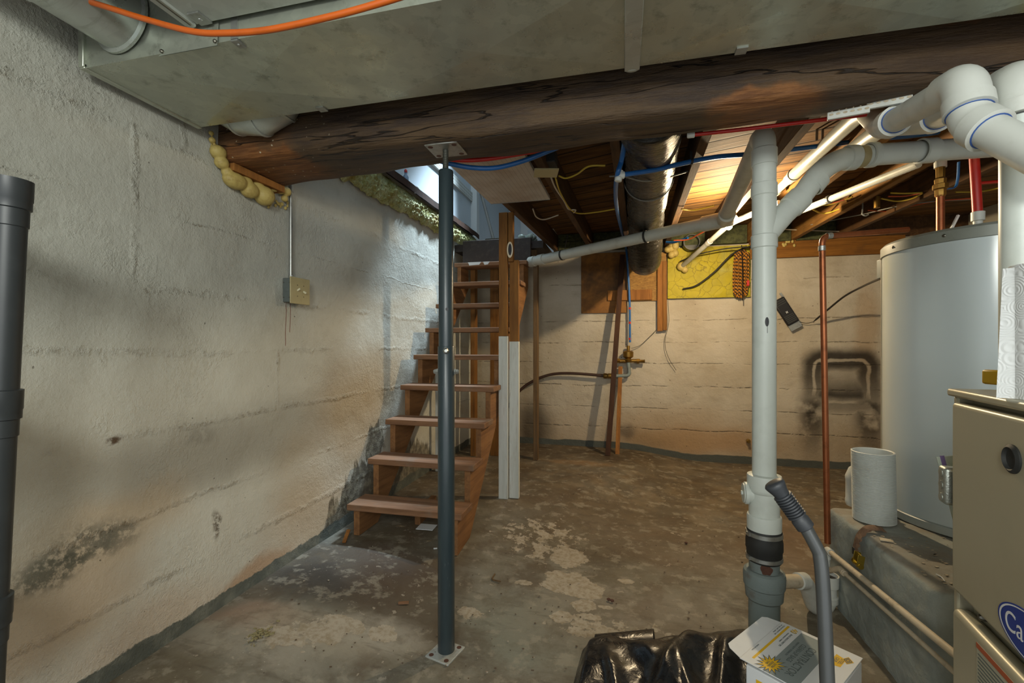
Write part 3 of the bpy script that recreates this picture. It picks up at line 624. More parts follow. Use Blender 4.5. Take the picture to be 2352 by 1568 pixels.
# elbow hanging behind the long duct, over the beam end
t = thing('duct_elbow', 'short galvanised round elbow tucked between long duct and beam end', 'duct', (-1.5, 1.61, 2.16))
mb = MB(); pts = [V((-1.665, 1.607, 2.22)), V((-1.575, 1.607, 2.165)), V((-1.475, 1.607, 2.15)), V((-1.385, 1.607, 2.185)), V((-1.33, 1.607, 2.27))]
mb.tube(pts, [.0735]*5, 32); part('duct_pipe', mb, M['galv_pipe'], t)
for i in (1, 2, 3):
    mb = MB(); ax = (pts[i+1]-pts[i-1]).normalized(); mb.lathe(pts[i]-ax*.006, ax, [(.0725, 0), (.077, .002), (.077, .010), (.0725, .012)], 32, False); part('seam_ring', mb, M['galv_pipe'], t)
# orange tubing in two runs
for off, rr, lab, path in [(0, .0080, 'bright orange tubing hanging below the pale top duct, nearest the viewer', [(-40, -60), (190, 0), (330, 43), (440, 72), (520, 76), (620, 68), (760, 38), (870, 8), (990, -30)])]:
    y0 = .98-.0*off if not off else 1.085
    mb = MB(); mb.tube(smooth([P(u, v, y=y0) for u, v in path], 10), rr, 12); solo('orange_tubing', mb, M['orange_pex'], lab, 'tubing')

# ---------------------------------------------------------------- steel post
PX, PY = -.725, 1.805; g0 = fz(PX, PY)
t = thing('steel_post', 'dark adjustable steel post holding up the beam', 'post', (PX, PY, g0))
mb = MB(); R = .0355
zt_low = P(1027, 795, d=PY*C-PX*S).z; zt_up = P(1020, 392, d=PY*C-PX*S).z
mb.lathe((PX, PY, g0+.004), (0, 0, 1), [(R*.93, 0), (R, .004), (R, zt_low-g0-.006), (R*.97, zt_low-g0-.004)], 40); part('lower_tube', mb, M['post'], t)
mb = MB(); mb.lathe((PX-.001, PY, zt_low-.02), (0, 0, 1), [(.031, 0), (.031, zt_up-zt_low+.016), (.029, zt_up-zt_low+.02)], 40); up = part('upper_tube', mb, M['post'], t)
fw = V((S, -C, 0)); rt = V((C, S, 0))
mb = MB(); q = V((PX, PY, P(1030, 711, d=PY*C-PX*S).z))+(fw*.97+rt*.24)*.0302; mb.lathe(q, fw+rt*.2, [(.0065, 0), (.0065, .0014)], 16); part('pin_hole', mb, M['black'], up)
mb = MB(); prof = []; zz = zt_up
for i in range(22): prof += [(.0115, i*.007), (.0128, i*.007+.0035)]
mb.lathe((PX-.003, PY, zt_up-.004), (0, 0, 1), [p for p in prof if p[1] < 2.022-zt_up+.01]+[(.0115, 2.022-zt_up)], 20); part('screw_jack', mb, M['dark_steel'], t)
mb = MB(); mb.box(PX-.072, PX+.072, PY-.066, PY+.066, 2.0185, 2.0265); pl = part('top_plate', mb, M['steel'], t, bevel=.003)
for i in (-1, 1):
    for j in (-1, 1): mb = MB(); mb.lathe((PX+i*.052, PY+j*.045, 2.0187), (0, 0, -1), [(.011, 0), (.011, .0008)], 14); part('bolt_slot', mb, M['rust'], pl)
mb = MB(); a = math.radians(-14); e1 = V((math.cos(a), math.sin(a), 0)); e2 = V((-math.sin(a), math.cos(a), 0))
mb.obox((PX, PY-.01, g0+.004), e1*.058, e2*.062, (0, 0, .004)); bp = part('base_plate', mb, plain('galv_base', 'aaaca6', .55, .3, '7f7a6c', .6, 40), t, bevel=.002)
for i in (-1, 1):
    for j in (-1, 1): mb = MB(); mb.lathe(V((PX, PY-.01, g0+.0082))+e1*i*.038+e2*j*.046, (0, 0, 1), [(.010, 0), (.010, .0006)], 14); part('bolt_slot', mb, M['rust'], bp)
zb = P(1030, 805, d=PY*C-PX*S).z; zs = P(1030, 853, d=PY*C-PX*S).z
for c_, ax in ((V((PX, PY, zb)), (fw+rt*.12).normalized()), (V((PX, PY, zs)), rt), (V((PX, PY, zs)), -rt)):
    mb = MB(); mb.lathe(c_+ax*.034, ax, [(.0135, 0), (.0135, .006), (.011, .008), (.011, .014), (.007, .020)], 6); part('bolt', mb, M['steel'], t)

# ---------------------------------------------------------------- conduit and switch on the left wall
WX = -1.776
a, b = P(668, 420, x=WX+.02), P(667, 640, x=WX+.02); yc = a.y
t = thing('electrical_conduit', 'thin metal conduit running down the left wall to the switch box', 'conduit', (WX+.02, yc, b.z))
mb = MB(); mb.cyl((WX+.02, yc, b.z), (WX+.02, yc, 2.12), .0095, 16); part('conduit_pipe', mb, M['steel'], t)
mb = MB(); mb.lathe((WX+.02, yc, b.z-.004), (0, 0, 1), [(.013, 0), (.013, .02), (.0115, .022)], 16); part('connector', mb, M['steel'], t); mb = MB(); mb.lathe((WX+.02, yc, 2.03), (0, 0, 1), [(.013, 0), (.013, .03)], 16); part('connector', mb, M['steel'], t)
zt, zb_ = P(668, 638, x=WX+.05).z, P(668, 693, x=WX+.05).z; ya = P(668, 650, x=WX+.055).y; yb = P(708, 650, x=WX+.055).y; yn = ya-.012
t = thing('light_switch_box', 'grey metal box with a beige double switch plate on the left wall', 'switch', (WX, ya, zb_))
mb = MB(); mb.box(WX+.004, WX+.052, ya, yb, zb_, zt); part('box', mb, M['box_grey'], t, bevel=.003)
mb = MB(); mb.box(WX+.053, WX+.060, ya-.008, yb+.008, zb_-.008, zt+.008); pp = part('switch_plate', mb, M['beige'], t, bevel=.003)
for k, s_ in ((.33, 1), (.68, -1)):
    y = ya+(yb-ya)*k; z = (zt+zb_)/2; mb = MB(); mb.bar((WX+.059, y, z), (WX+.076, y, z+.010*s_), .009, .010); part('toggle', mb, plain('toggle_cream', 'd0c9a8', .4), pp, bevel=.002)
for k in (.33, .68):
    for dz in (-.03, .03): mb = MB(); mb.lathe((WX+.059, ya+(yb-ya)*k, (zt+zb_)/2+dz), (1, 0, 0), [(.003, 0), (.003, .002)], 8); part('screw', mb, M['screw'], pp)
mb = MB(); mb.lathe((WX+.028, ya+.0005, (zt+zb_)/2), (0, -1, 0), [(.012, 0), (.012, .001), (.010, .0015)], 20); part('knockout', mb, M['box_grey'], t)
for i in (-1, 1):
    for j in (-1, 1): mb = MB(); mb.lathe((WX+.028+i*.018, ya, (zt+zb_)/2+j*.04), (0, -1, 0), [(.003, 0), (.003, .002)], 8); part('screw', mb, M['screw'], t)

# ---------------------------------------------------------------- staircase
t = thing('staircase', 'open wooden staircase of nine treads climbing along the left wall', 'stairs', (-1.29, 2.6, 0))
XL, XR, RUN, RISE = -1.672, -.918, .231, .228
def TY(i): return 2.52+RUN*i
def TZ(i): return .2+RISE*i
for x0, x1 in ((-1.643, -1.603), (-.990, -.950)):
    xm = (x0+x1)/2
    poly = [(2.545, fz(xm, 2.545))]
    for i in range(9): poly += [(TY(i)+.025, TZ(i)-.038), (TY(i+1)+.025, TZ(i)-.038)]
    yt, zt = TY(9)+.025, TZ(8)-.038
    poly += [(yt, zt-.20), (2.545+.225, fz(xm, 2.77))]
    mb = MB(); mb.prism(poly, (x0, 0, 0), (0, 1, 0), (0, 0, 1), (x1-x0, 0, 0)); part('stringer', mb, M['stringer'], t, bevel=.002)
for i in range(9):
    mb = MB(); d_ = .215+random.uniform(-.004, .004); sk = random.uniform(-.006, .006)
    mb.obox(((XL+XR)/2+random.uniform(-.005, .005), TY(i)+d_/2, TZ(i)-.019), ((XR-XL)/2, sk, 0), (0, d_/2, 0), (0, 0, .019)); tr = part('tread', mb, M['tread'], t, bevel=.004)
    if i == 8:
        for xa, xb in ((-1.52, -1.38), (-1.36, -1.29)):
            mb = MB(); mb.add([(xa, TY(8)-.002, TZ(8)+.002), (xb, TY(8)-.002, TZ(8)+.002), (xb-.02, TY(8)-.003, TZ(8)-.026), (xa+.015, TY(8)-.003, TZ(8)-.03)], [(0, 3, 2, 1)])
            part('tape_scrap', mb, M['paper'], tr)
mb = MB(); mb.box(-1.66, -.92, 4.60, 4.64, 2.03, 2.30); part('top_riser', mb, M['dark_board'], t, bevel=.003)
mb = MB(); mb.bar((-1.35, 3.12, .045), (-1.33, 2.80, .03), .038, .085); part('floor_cleat', mb, M['stringer'], t, bevel=.002)
def stick(name, x, y, z1, wx, wy, m, lab, lean=(0, 0), cat='stud', z0=None):
    z0 = fz(x, y) if z0 is None else z0
    mb = MB(); mb.bar((x, y, z0), (x+lean[0], y+lean[1], z1), wx, wy, (0, 1, 0)); return solo(name, mb, m, lab, cat, bevel=.003)
stick('wooden_stud', -.875, 4.66, 2.10, .045, .085, M['stud_pale'], 'bare brown stud just right of the top stair, standing on the floor')
stick('wooden_stud', -1.56, 4.68, 2.19, .05, .09, M['stud'], 'orange stud seen through the stairs behind the steel post')
stick('wooden_stud', -1.70, 4.02, 1.25, .03, .05, M['white_strip'], 'white painted stud behind the lower treads on the left')
stick('wooden_stud', -1.34, 4.72, 2.19, .09, .04, M['stud'], 'wide orange stud behind the stairs, right of the steel post')
stick('wooden_stud', -1.22, 4.74, 2.19, .035, .07, M['stud_pale'], 'narrow grey-brown stud under the landing, left of the newel')
mb = MB(); mb.bar((-1.66, 4.72, 2.14), (-.88, 4.72, 2.14), .04, .1); solo('landing_header', mb, M['stud_pale'], 'brown header under the landing above the top stair', 'header', bevel=.002)
# newel at the stair side
NX0, NY = -.925, 3.44; t = thing('newel_post', 'tall orange and white newel of boards beside the stairs', 'post', (NX0+.05, NY, 0)); gz = fz(-.88, NY)
def PN(u, v): return P(u, v, y=NY-.03)
zsp = PN(1160, 772).z
for u0, u1, vt, off in ((1145, 1166, 772, 0), (1167, 1189, 784, .035)):
    xa, xb = PN(u0, 900).x, PN(u1, 900).x; z1 = PN(u0, vt).z; mb = MB(); mb.box(xa, xb, NY-.03+off, NY+.01+off, gz, z1); part('white_board', mb, M['white_strip'], t, bevel=.003)
    mb = MB(); mb.box(xa+.002, xb-.002, NY-.03+off, NY+.01+off, z1+.001, 2.221 if off == 0 else PN(1180, 595).z); part('lower_board' if off else 'tall_board', mb, M['stud'], t, bevel=.003)
xa, xb = PN(1167, 500).x, PN(1178, 500).x; mb = MB(); mb.box(xa, xb, NY-.028, NY+.02, PN(1180, 600).z, 2.221); ub = part('upper_board', mb, M['stud'], t, bevel=.003)
mb = MB(); q = PN(1172, 574)+V((0, -.012, 0)); mb.grid(lambda a, b: q+V((.024*b*math.cos(a*2*math.pi), -.004*(1-b), .062*b*math.sin(a*2*math.pi))), 24, 2); hp = part('hole_rim', mb, M['ceramic'], ub)
mb = MB(); q2 = q+V((.002, -.006, 0)); mb.grid(lambda a, b: q2+V((.014*b*math.cos(a*2*math.pi), 0, .045*b*math.sin(a*2*math.pi))), 20, 1); part('wires', mb, M['black'], hp)
# landing things
mb = MB(); mb.box(-1.62, -1.05, 4.75, 5.08, 2.276, 2.305); solo('door_mat', mb, M['mat'], 'brown coir mat on the landing at the head of the stairs', 'mat', bevel=.004)
t = thing('push_broom', 'pale grey long handled broom leaning on the landing', 'broom', (-1.45, 5.15, 2.276))
mb = MB(); a, b = P(1134, 552, y=5.15), P(1104, 440, y=5.28); b2 = a+(b-a)*1.15; mb.tube([a, b2], .018, 10); part('broom_handle', mb, M['grey_cable'], t)
mb = MB(); mb.box(a.x-.10, a.x+.10, a.y-.03, a.y+.03, 2.276, a.z+.02); part('broom_head', mb, M['mat'], t, bevel=.01)
mb = MB()
for i in range(12): mb.ball((-1.0+random.uniform(-.08, .08), 4.85+random.uniform(-.06, .06), 2.31+random.uniform(0, .06)), (.04, .03, .03), 9, 6)
o = solo('clear_plastic_bag', mb, M['clear_wrap'], 'crumpled clear plastic bag at the right end of the landing', 'bag', sharp=180)

# ---------------------------------------------------------------- foil-faced board
mb = MB(); c4 = [P(1033, 384, z=2.163), P(1206, 352, z=2.163), P(1262, 461, z=2.176), P(1131, 472, z=2.176)]
xl, xr = -.902, -.482
mb.box(xl, xr, 2.02, 3.08, 0, .02); mb.v = [V((p.x, p.y, p.z+zj(p.y)-.022)) for p in mb.v]
t = thing('foil_faced_board', 'silver foil-faced insulation board under the joists beside the stairwell', 'board', (xl, 2.5, 2.16)); part('board', mb, M['foil'], t)
mb = MB(); mb.box(xl, xr, 3.0805, 3.086, zj(3.08)-.024, zj(3.08)); part('edge_tape', mb, M['steel'], t)

# ---------------------------------------------------------------- back wall boards
BW = 5.392
def bp_(u, v, y=BW): return P(u, v, y=y)
def panel(name, u0, v0, u1, v1, th, m, lab, cat, y=BW, bevel=.002):
    a, b = bp_(u0, v0, y-th), bp_(u1, v1, y-th); mb = MB(); mb.box(a.x, b.x, y-th, y, b.z, a.z); return solo(name, mb, m, lab, cat, bevel=bevel)
panel('plywood_panel', 1335, 583, 1440, 718, .018, M['ply'], 'dark stained plywood panel on the back wall left of the leaning stick', 'panel')
panel('strand_board', 1441, 583, 1531, 690, .014, M['osb'], 'strand board behind the end of the black flexible duct', 'panel')
panel('wood_strip', 1396, 667, 1498, 688, .02, M['strip_tan'], 'short tan board nailed level across two panels on the back wall', 'board', y=BW-.02)
panel('wood_batten', 1510, 600, 1522, 760, .03, M['strip_tan'], 'left of two upright tan battens below the black duct', 'batten', y=BW-.016)
panel('wood_batten', 1522.5, 600, 1532, 758, .035, M['stud'], 'right of two upright tan battens below the black duct', 'batten', y=BW-.016)
mb = MB(); a, b = bp_(1533, 572), bp_(1722, 682)
mb.grid(lambda p, q: V((a.x+(b.x-a.x)*p, BW-.032-.008*nz((p*9, q*5, 0)), b.z+(a.z-b.z)*q)), 50, 24); mb.box(a.x, b.x, BW-.03, BW, b.z, a.z)
solo('yellow_foam_panel', mb, M['yellow_foam'], 'bright yellow foam panel at the top of the back wall under the bulb', 'panel')
panel('sill_plank', 1722, 556, 2080, 580, .04, M['plank'], 'long orange sill plank on top of the back wall behind the heater', 'plank')
mb = MB(); p = bp_(1800, 562); 
for i in range(9): mb.ball((p.x+random.uniform(-.03, .09), BW-.05, p.z+random.uniform(-.03, .03)), (.014, .01, .018), 8, 6)
solo('foam_drips', mb, M['can_foam'], 'small yellow foam drips stuck on the orange sill plank', 'spray foam', sharp=180)
mb = MB(); a, b = P(1396, 1046, z=0), P(1430, 585, y=5.34); mb.bar(a, b, .055, .03, (0, 1, 0)); solo('leaning_stick', mb, M['strip_brown'], 'dark brown stick leaning against the back wall', 'stick', bevel=.002)
mb = MB(); a = P(1418, 1043, z=-.005); b = P(1428, 760, y=5.36); b = a+(b-a)*.7; b.y = 5.36; mb.bar(a, b, .045, .02, (0, 1, 0)); solo('leaning_stick', mb, M['strip_tan'], 'short tan stick leaning on the back wall beside the dark one', 'stick', bevel=.002)
# pressure valve
VY = 5.33; p = P(1443, 825, y=VY); t = thing('water_valve', 'brass water pressure valve on the back wall under the blue pipe', 'valve', (p.x, VY, p.z-.1))
mb = MB(); mb.lathe((p.x, VY, p.z-.035), (0, 0, 1), [(.02, 0), (.035, .008), (.045, .03), (.03, .045), (.056, .065), (.058, .12), (.045, .13), (.018, .135), (.018, .19)], 20); part('valve_body', mb, M['brass'], t)
mb = MB(); mb.cyl(P(1416, 829, y=VY), P(1470, 828, y=VY), .02, 14); mb.lathe(P(1462, 829, y=VY), (1, 0, 0), [(.03, 0), (.03, .03), (.018, .035), (.018, .08), (.023, .09)], 6); mb.lathe(P(1424, 828, y=VY), (-1, 0, 0), [(.028, 0), (.028, .03)], 6); part('side_port', mb, M['brass'], t)
mb = MB(); mb.tube(fillet([p+V((0, 0, -.03)), P(1446, 862, y=VY), P(1400, 864, y=VY)], .04), .02, 12); part('elbow_pipe', mb, M['grey_iron'], t)
mb = MB(); mb.lathe(P(1398, 863, y=VY), (1, 0, 0), [(.024, -.06), (.03, -.05), (.03, -.02), (.024, -.015), (.03, 0), (.03, .03)], 12); part('coupling', mb, M['brass'], t)
mb = MB(); mb.tube(smooth([P(1160, 945, y=5.25), P(1186, 906, y=5.28), P(1215, 880, y=5.31), P(1260, 861, y=5.33), P(1310, 857, y=5.33), P(1395, 863, y=5.33)], 8), .016, 12)
solo('black_water_pipe', mb, M['brown_pipe'], 'dark polyethylene pipe arching along the back wall from the stairs to the valve', 'pipe')
mb = MB(); mb.tube(smooth([P(1534, 690, y=5.34), P(1536, 740, y=5.35), P(1527, 785, y=5.36), P(1535, 820, y=5.36), P(1553, 850, y=5.37)], 6), .0028, 6); solo('loose_wire', mb, M['lines'], 'thin dark wire dangling below the upright battens', 'wire')
mb = MB(); mb.tube(smooth([P(1508, 757, y=5.35), P(1485, 780, y=5.36), P(1470, 793, y=5.36), P(1450, 800, y=5.35)], 6), .0028, 6); solo('loose_wire', mb, M['lines'], 'thin dark wire running from batten foot to brass valve', 'wire')
# coil of rope
p = P(1702, 630, y=5.3); t = thing('rope_coil', 'coil of orange and brown rope hanging on the back wall beside the yellow foam', 'rope', (p.x, 5.3, p.z-.25))
for k in range(7):
    f = (k-3)/3; mb = MB(); q = [V((p.x+.055*f+.018*math.sin(a*2*math.pi), 5.30-.03*math.cos(a*2*math.pi)+.01*(k % 2), p.z+.005+.255*math.sin(a*2*math.pi+math.pi/2)*(1-.12*f*f))) for a in [i/24 for i in range(25)]]
    mb.tube(q, .0095, 8); part('rope_loop', mb, M['rope'], t)
mb = MB(); mb.tube(smooth([(p.x-.005, 5.25, p.z+.30), (p.x, 5.235, p.z), (p.x+.006, 5.26, p.z-.28)], 6), .010, 8, squash=.4); part('rope_tie', mb, M['black'], t)
p = P(1718, 650, y=5.3); mb = MB(); mb.box(p.x-.012, p.x+.014, 5.29, 5.33, p.z-.03, p.z+.03); solo('red_clip', mb, M['red_pex'], 'small red clip on the wall beside the rope coil', 'clip', bevel=.004)
# grey gadget and cord
a, b = P(1783, 682, y=5.36), P(1826, 748, y=5.36); dr = (b-a).normalized(); sd = V((dr.z, 0, -dr.x)); cc = (a+b)/2
t = thing('metal_cased_adapter', 'black finned adapter with silver end hanging tilted on the back wall', 'adapter', cc)
mb = MB(); Ln = (b-a).length; mb.obox(cc, dr*Ln*.42, sd*.062, (0, .02, 0)); bd = part('black_case', mb, M['black'], t, bevel=.012)
mb = MB()
for k in (-.36, -.30, -.24, .14, .19, .24, .29, .34): mb.obox(cc+dr*Ln*k+V((0, -.021, 0)), dr*.003, sd*.052, (0, .002, 0))
part('ribs', mb, M['lines'], bd)
mb = MB(); mb.obox(cc+dr*Ln*.50+V((0, .006, 0)), dr*Ln*.1, sd*.058, (0, .008, 0)); mb.obox(cc+V((0, .014, 0))-sd*.058, dr*Ln*.55, sd*.010, (0, .006, 0)); part('metal_plate', mb, M['steel'], t)
mb = MB()
for q in (1, -1): mb.obox(cc+dr*.012+V((0, -.0212, 0)), (dr+sd*q).normalized()*.013, (dr-sd*q).normalized()*.003, (0, .0006, 0))
part('cross_mark', mb, M['white_ink'], bd)
mb = MB(); mb.tube(smooth([P(1836, 739, y=5.36), P(1852, 742, y=5.36), P(1868, 739, y=5.35)], 6)+smooth([P(1875, 733, y=5.3), P(1900, 712, y=5.2), P(1940, 680, y=5.0), P(1985, 656, y=4.6), P(2030, 636, y=3.6)], 7), [.003]*13+[.009]*29, 8)
part('cord', mb, M['black_poly'], t)
# brass plug low on the back wall
p = P(1718, 1012, y=5.39); mb = MB(); mb.lathe(p, (0, -1, 0), [(.022, 0), (.022, .02), (.014, .022), (.014, .05)], 12); solo('pipe_stub', mb, M['brass'], 'small brass pipe stub low on the back wall behind the white stack', 'pipe stub')

# ================================================================== drain stack
SX, SY = .628, 2.290; SD = SY*C-SX*S; gz = fz(SX, SY)
def zs_(v): return H+(HOR-v)/F*SD
def rs_(px): return px/F*SD/2/1.14
t = thing('drain_stack', 'tall white plastic drain stack with elbow and wye on a grey iron base', 'drain pipe', (SX, SY, gz)); B0 = V((SX, SY, 0)); UP = (0, 0, 1)
def ring(prof): return [(rs_(w_), zs_(v_)) for v_, w_ in prof]
mb = MB(); mb.lathe(B0, UP, ring([(1470, 74), (1368, 74)]), 32); part('iron_pipe', mb, M['grey_iron'], t)
mb = MB(); mb.lathe(B0, UP, ring([(1374, 80), (1370, 88), (1345, 92), (1342, 98), (1318, 100), (1310, 96), (1306, 84)]), 36); part('iron_hub', mb, M['grey_iron'], t)
mb = MB(); mb.lathe(B0, UP, ring([(1310, 72), (1278, 72)]), 32); pp = part('iron_pipe', mb, M['grey_iron'], t)
mb = MB(); rz0 = zs_(1294)
def rusty(a, b):
    q_ = 2*math.pi*a; k = b*(1+.35*nz((math.cos(q_)*1.7, math.sin(q_)*1.7, 4))); an = -.38+.38*k*math.cos(q_); return B0+V((0, 0, rz0+.026*k*math.sin(q_)))+(fw*math.cos(an)+rt*math.sin(an))*(rs_(72)+.001)
mb.grid(rusty, 32, 4); part('rust_patch', mb, M['rust'], pp)
mb = MB(); mb.lathe(B0, UP, ring([(1285, 80), (1282, 84), (1262, 84), (1258, 88), (1240, 88), (1232, 84), (1216, 84), (1213, 80)]), 36); rc = part('rubber_coupling', mb, M['black_rubber'], t)
for v0, v1 in ((1281, 1272), (1228, 1218)):
    mb = MB(); mb.lathe(B0, UP, ring([(v0, 84), (v0-.5, 87), (v1+.5, 87), (v1, 84)]), 36); q = B0+V((0, 0, zs_((v0+v1)/2)))-rt*rs_(87)+fw*.01; mb.obox(q, rt*.006, fw*.012, (0, 0, .008)); part('hose_clamp', mb, M['steel'], rc)
mb = MB(); mb.lathe(B0, UP, ring([(1218, 81), (1186, 82), (1182, 80), (1180, 73), (1130, 73), (1126, 80), (1120, 81), (1093, 82), (1090, 80), (1088, 66)]), 36); cf = part('cleanout_fitting', mb, M['pvc_stack'], t)
q = B0+V((0, 0, zs_(1135))); ax = (-rt*.93-fw*.28).normalized(); mb = MB(); mb.lathe(q, ax, [(.042, .03), (.042, .066), (.050, .067), (.050, .080), (.046, .083)], 32); part('cleanout_hub', mb, M['pvc_stack'], cf)
mb = MB(); mb.lathe(q, ax, [(.044, .084), (.044, .088), (.030, .089), (.010, .089), (.010, .096)], 28); part('cleanout_plug', mb, M['pvc_stack'], cf)
mb = MB(); mb.lathe(B0, UP, ring([(1095, 57), (560, 57)]), 36); pm = part('pipe', mb, M['pvc_stack'], t)
mb = MB()
q = zs_(740); 
def dot(a, b): 
    an = -.28+(.16*b)*math.cos(2*math.pi*a); return B0+V((0, 0, q+.021*b*math.sin(2*math.pi*a)))+(fw*math.cos(an)+rt*math.sin(an))*(rs_(57)+.0008)
mb.grid(dot, 24, 3)
def drip(a, b):
    an = -.25+.035*(a-.5); return B0+V((0, 0, q-.015-.035*b))+(fw*math.cos(an)+rt*math.sin(an))*(rs_(57)+.0008)
mb.grid(drip, 2, 4); part('paint_spot', mb, M['black'], pm)
zc = zs_(312)+.012; zw = zs_(500)
mb = MB(); mb.lathe(B0, UP, ring([(572, 54), (569, 63), (542, 63), (540, 58), (452, 58), (450, 63), (424, 62), (422, 54)]), 36)
# branch of the wye, up to the right
def cpt(u, v, d=None): return P(u, v, d=d or SD)
br = [cpt(1758, 540), cpt(1800, 492), cpt(1836, 456)]; mb.tube(br, [rs_(56)]*3, 32)
dbr = (cpt(1836, 456)-cpt(1800, 492)).normalized(); mb.lathe(cpt(1832, 460), dbr, [(rs_(56), -.05), (rs_(63), -.045), (rs_(63), .02), (rs_(56), .022)], 32)
part('wye_fitting', mb, M['pvc_stack'], t)
mb = MB(); mb.lathe(B0, UP, ring([(430, 57), (375, 57)]), 32); part('pipe', mb, M['pvc_stack'], t)
# elbow on top and the run to the back
TEE = V((.70, 3.50, 2.085))
top = [V((SX, SY, zs_(380))), V((SX, SY, zc)), V((SX+.02, SY+.35, zc-.005))]
mb = MB(); mb.tube(fillet(top, .075, 10)[:12], rs_(56), 32); mb.lathe((SX, SY, zs_(382)), UP, [(rs_(56), 0), (rs_(62), .002), (rs_(62), zs_(345)-zs_(382)), (rs_(57), zs_(343)-zs_(382))], 32); part('elbow', mb, M['pvc_stack'], t)
mb = MB(); mb.tube([V((SX+.004, SY+.07, zc-.001)), TEE], .047, 28); part('back_run', mb, M['pvc_grey'], t)
end = P(1226, 600, d=4.55); dl = (end-TEE).normalized()
mb = MB(); mb.lathe(TEE-dl*.05, dl, [(.05, 0), (.056, .002), (.056, .20), (.05, .202)], 28); mb.lathe(TEE+V((-.004, -.10, 0)), (TEE-V((SX, SY, zc))).normalized(), [(.05, -.04), (.056, -.038), (.056, .06), (.05, .09)], 28); part('tee_fitting', mb, M['pvc_grey'], t)
mb = MB(); mb.tube([TEE, end], .046, 28); lr = part('long_branch', mb, M['pvc_grey'], t)
for k in (.33, .80):
    q = TEE+(end-TEE)*k; mb = MB(); mb.lathe(q-dl*.009, dl, [(.047, 0), (.0495, 0), (.0495, .018), (.047, .018)], 28, False); mb.bar(q+V((.02, 0, .045)), q+V((.05, 0, .19)), .02, .003); part('pipe_hanger', mb, M['black_rubber'], lr)
mb = MB(); mb.lathe(end-dl*.14, dl, [(.047, 0), (.053, .002), (.053, .07), (.047, .072)], 28); mb.lathe(end, dl, [(.046, -.02), (.052, -.018), (.052, .05), (.04, .055)], 28); part('end_coupling', mb, M['pvc_grey'], lr)
# big run to the right
c1, c2, c3, c4, c5 = cpt(1836, 456), cpt(1880, 402), cpt(1935, 362), cpt(2010, 355, SD+.01), cpt(2330, 333, SD+.04)
run = fillet([c1, cpt(1905, 368), c4, c5], .10, 8)
mb = MB(); mb.tube(run, rs_(54), 32); rr = part('right_run', mb, M['pvc_stack'], t)
dc = (c5-c4).normalized()
for u, v, w0, w1, ax in ((1868, 420, -.022, .03, (cpt(1905, 368)-c1).normalized()), (1958, 362, -.03, .012, dc), (2000, 356, -.012, .016, dc), (2128, 346, -.03, .03, dc)):
    q = cpt(u, v, SD+.006); mb = MB(); mb.lathe(q, ax, [(rs_(54), w0-.003), (rs_(63), w0), (rs_(63), w1), (rs_(54), w1+.003)], 32, False); part('coupling', mb, M['pvc_stack'], rr)
q = cpt(1976, 360, SD+.006); mb = MB(); mb.lathe(q, dc, [(rs_(55), -.018), (rs_(56), -.016), (rs_(56), .014), (rs_(55), .016)], 32, False); part('clear_band', mb, M['beige'], rr)
# trap arm
tc = P(1895, 1366, d=2.28); mb = MB()
hub = B0+V((0, 0, zs_(1338))); a0 = hub+rt*.085+fw*-.01
pa = P(1862, 1336, d=2.16); 
t2 = thing('drain_trap', 'white plastic trap with open cup draining into the iron base', 'drain trap', (tc.x, tc.y, P(1895, 1402, d=2.25).z))
cupT = P(1903, 1322, d=2.24); cupB = P(1901, 1372, d=2.24); low = P(1880, 1402, d=2.22); rise = P(1856, 1378, d=2.2)
mb = MB(); mb.cyl(a0, P(1838, 1334, d=2.13), .030, 24); part('trap_arm', mb, M['pvc_old'], t2)
mb = MB(); ax = (P(1838, 1334, d=2.13)-a0).normalized(); mb.lathe(P(1832, 1334, d=2.125), ax, [(.03, 0), (.037, .002), (.037, .05), (.033, .055)], 24)
mb.tube(fillet([P(1838, 1334, d=2.13), P(1852, 1337, d=2.15), P(1858, 1360, d=2.17), P(1868, 1392, d=2.2), P(1893, 1399, d=2.235), P(1904, 1380, d=2.245), cupB], .03, 6), .034, 24); part('trap_bend', mb, M['pvc'], t2)
mb = MB(); mb.lathe(P(1903, 1382, d=2.245), UP, [(.034, 0), (.041, .003), (.041, .03), (.035, .034), (.034, .075), (.043, .08), (.044, .135), (.039, .135), (.036, .10), (.0, .098)], 28, False); cu = part('cup', mb, M['pvc'], t2)
mb = MB(); mb.lathe(P(1903, 1382, d=2.245)+V((0, 0, .118)), UP, [(.037, 0), (.03, .004), (0, .005)], 20, False); part('muck', mb, M['trap_black'], cu)
# condensate pipes along the pad
PXW = 1.0
e1, e2 = P(1906, 1262, x=PXW), P(2235, 1536, x=PXW)
t2 = thing('condensate_pipe', 'upper of two stained plastic drain pipes along the concrete pad, with the corner elbow', 'pipe', (e1.x, e1.y, e1.z)); dn = V((0, 0, -1)); ca = V((PXW-.012, e1.y, e1.z))
mb = MB(); mb.tube(fillet([ca+dn*.095, ca, V((PXW, e2.y, e2.z))], .02, 6), .0122, 18); part('pipe_run', mb, M['pvc_old'], t2)
mb = MB(); mb.tube(fillet([ca+dn*.045, ca+V((0, 0, .003)), ca+(V((PXW, e2.y, e2.z))-ca).normalized()*.045], .022, 6), .0165, 18); part('elbow', mb, M['pvc'], t2)
mb = MB(); mb.cyl(ca+dn*.09, ca+dn*.035, .0130, 18); part('drop_pipe', mb, M['pvc'], t2)
f0, f1, f2 = P(1908, 1310, x=PXW-.004), P(1934, 1311, x=PXW), P(2225, 1573, x=PXW)
t2 = thing('condensate_pipe', 'lower of two stained plastic drain pipes along the pad, emptying into the open trap', 'pipe', f1)
mb = MB(); mb.tube(fillet([f1, f2], .02, 6), .0085, 16); part('pipe_run', mb, M['pvc_old'], t2)
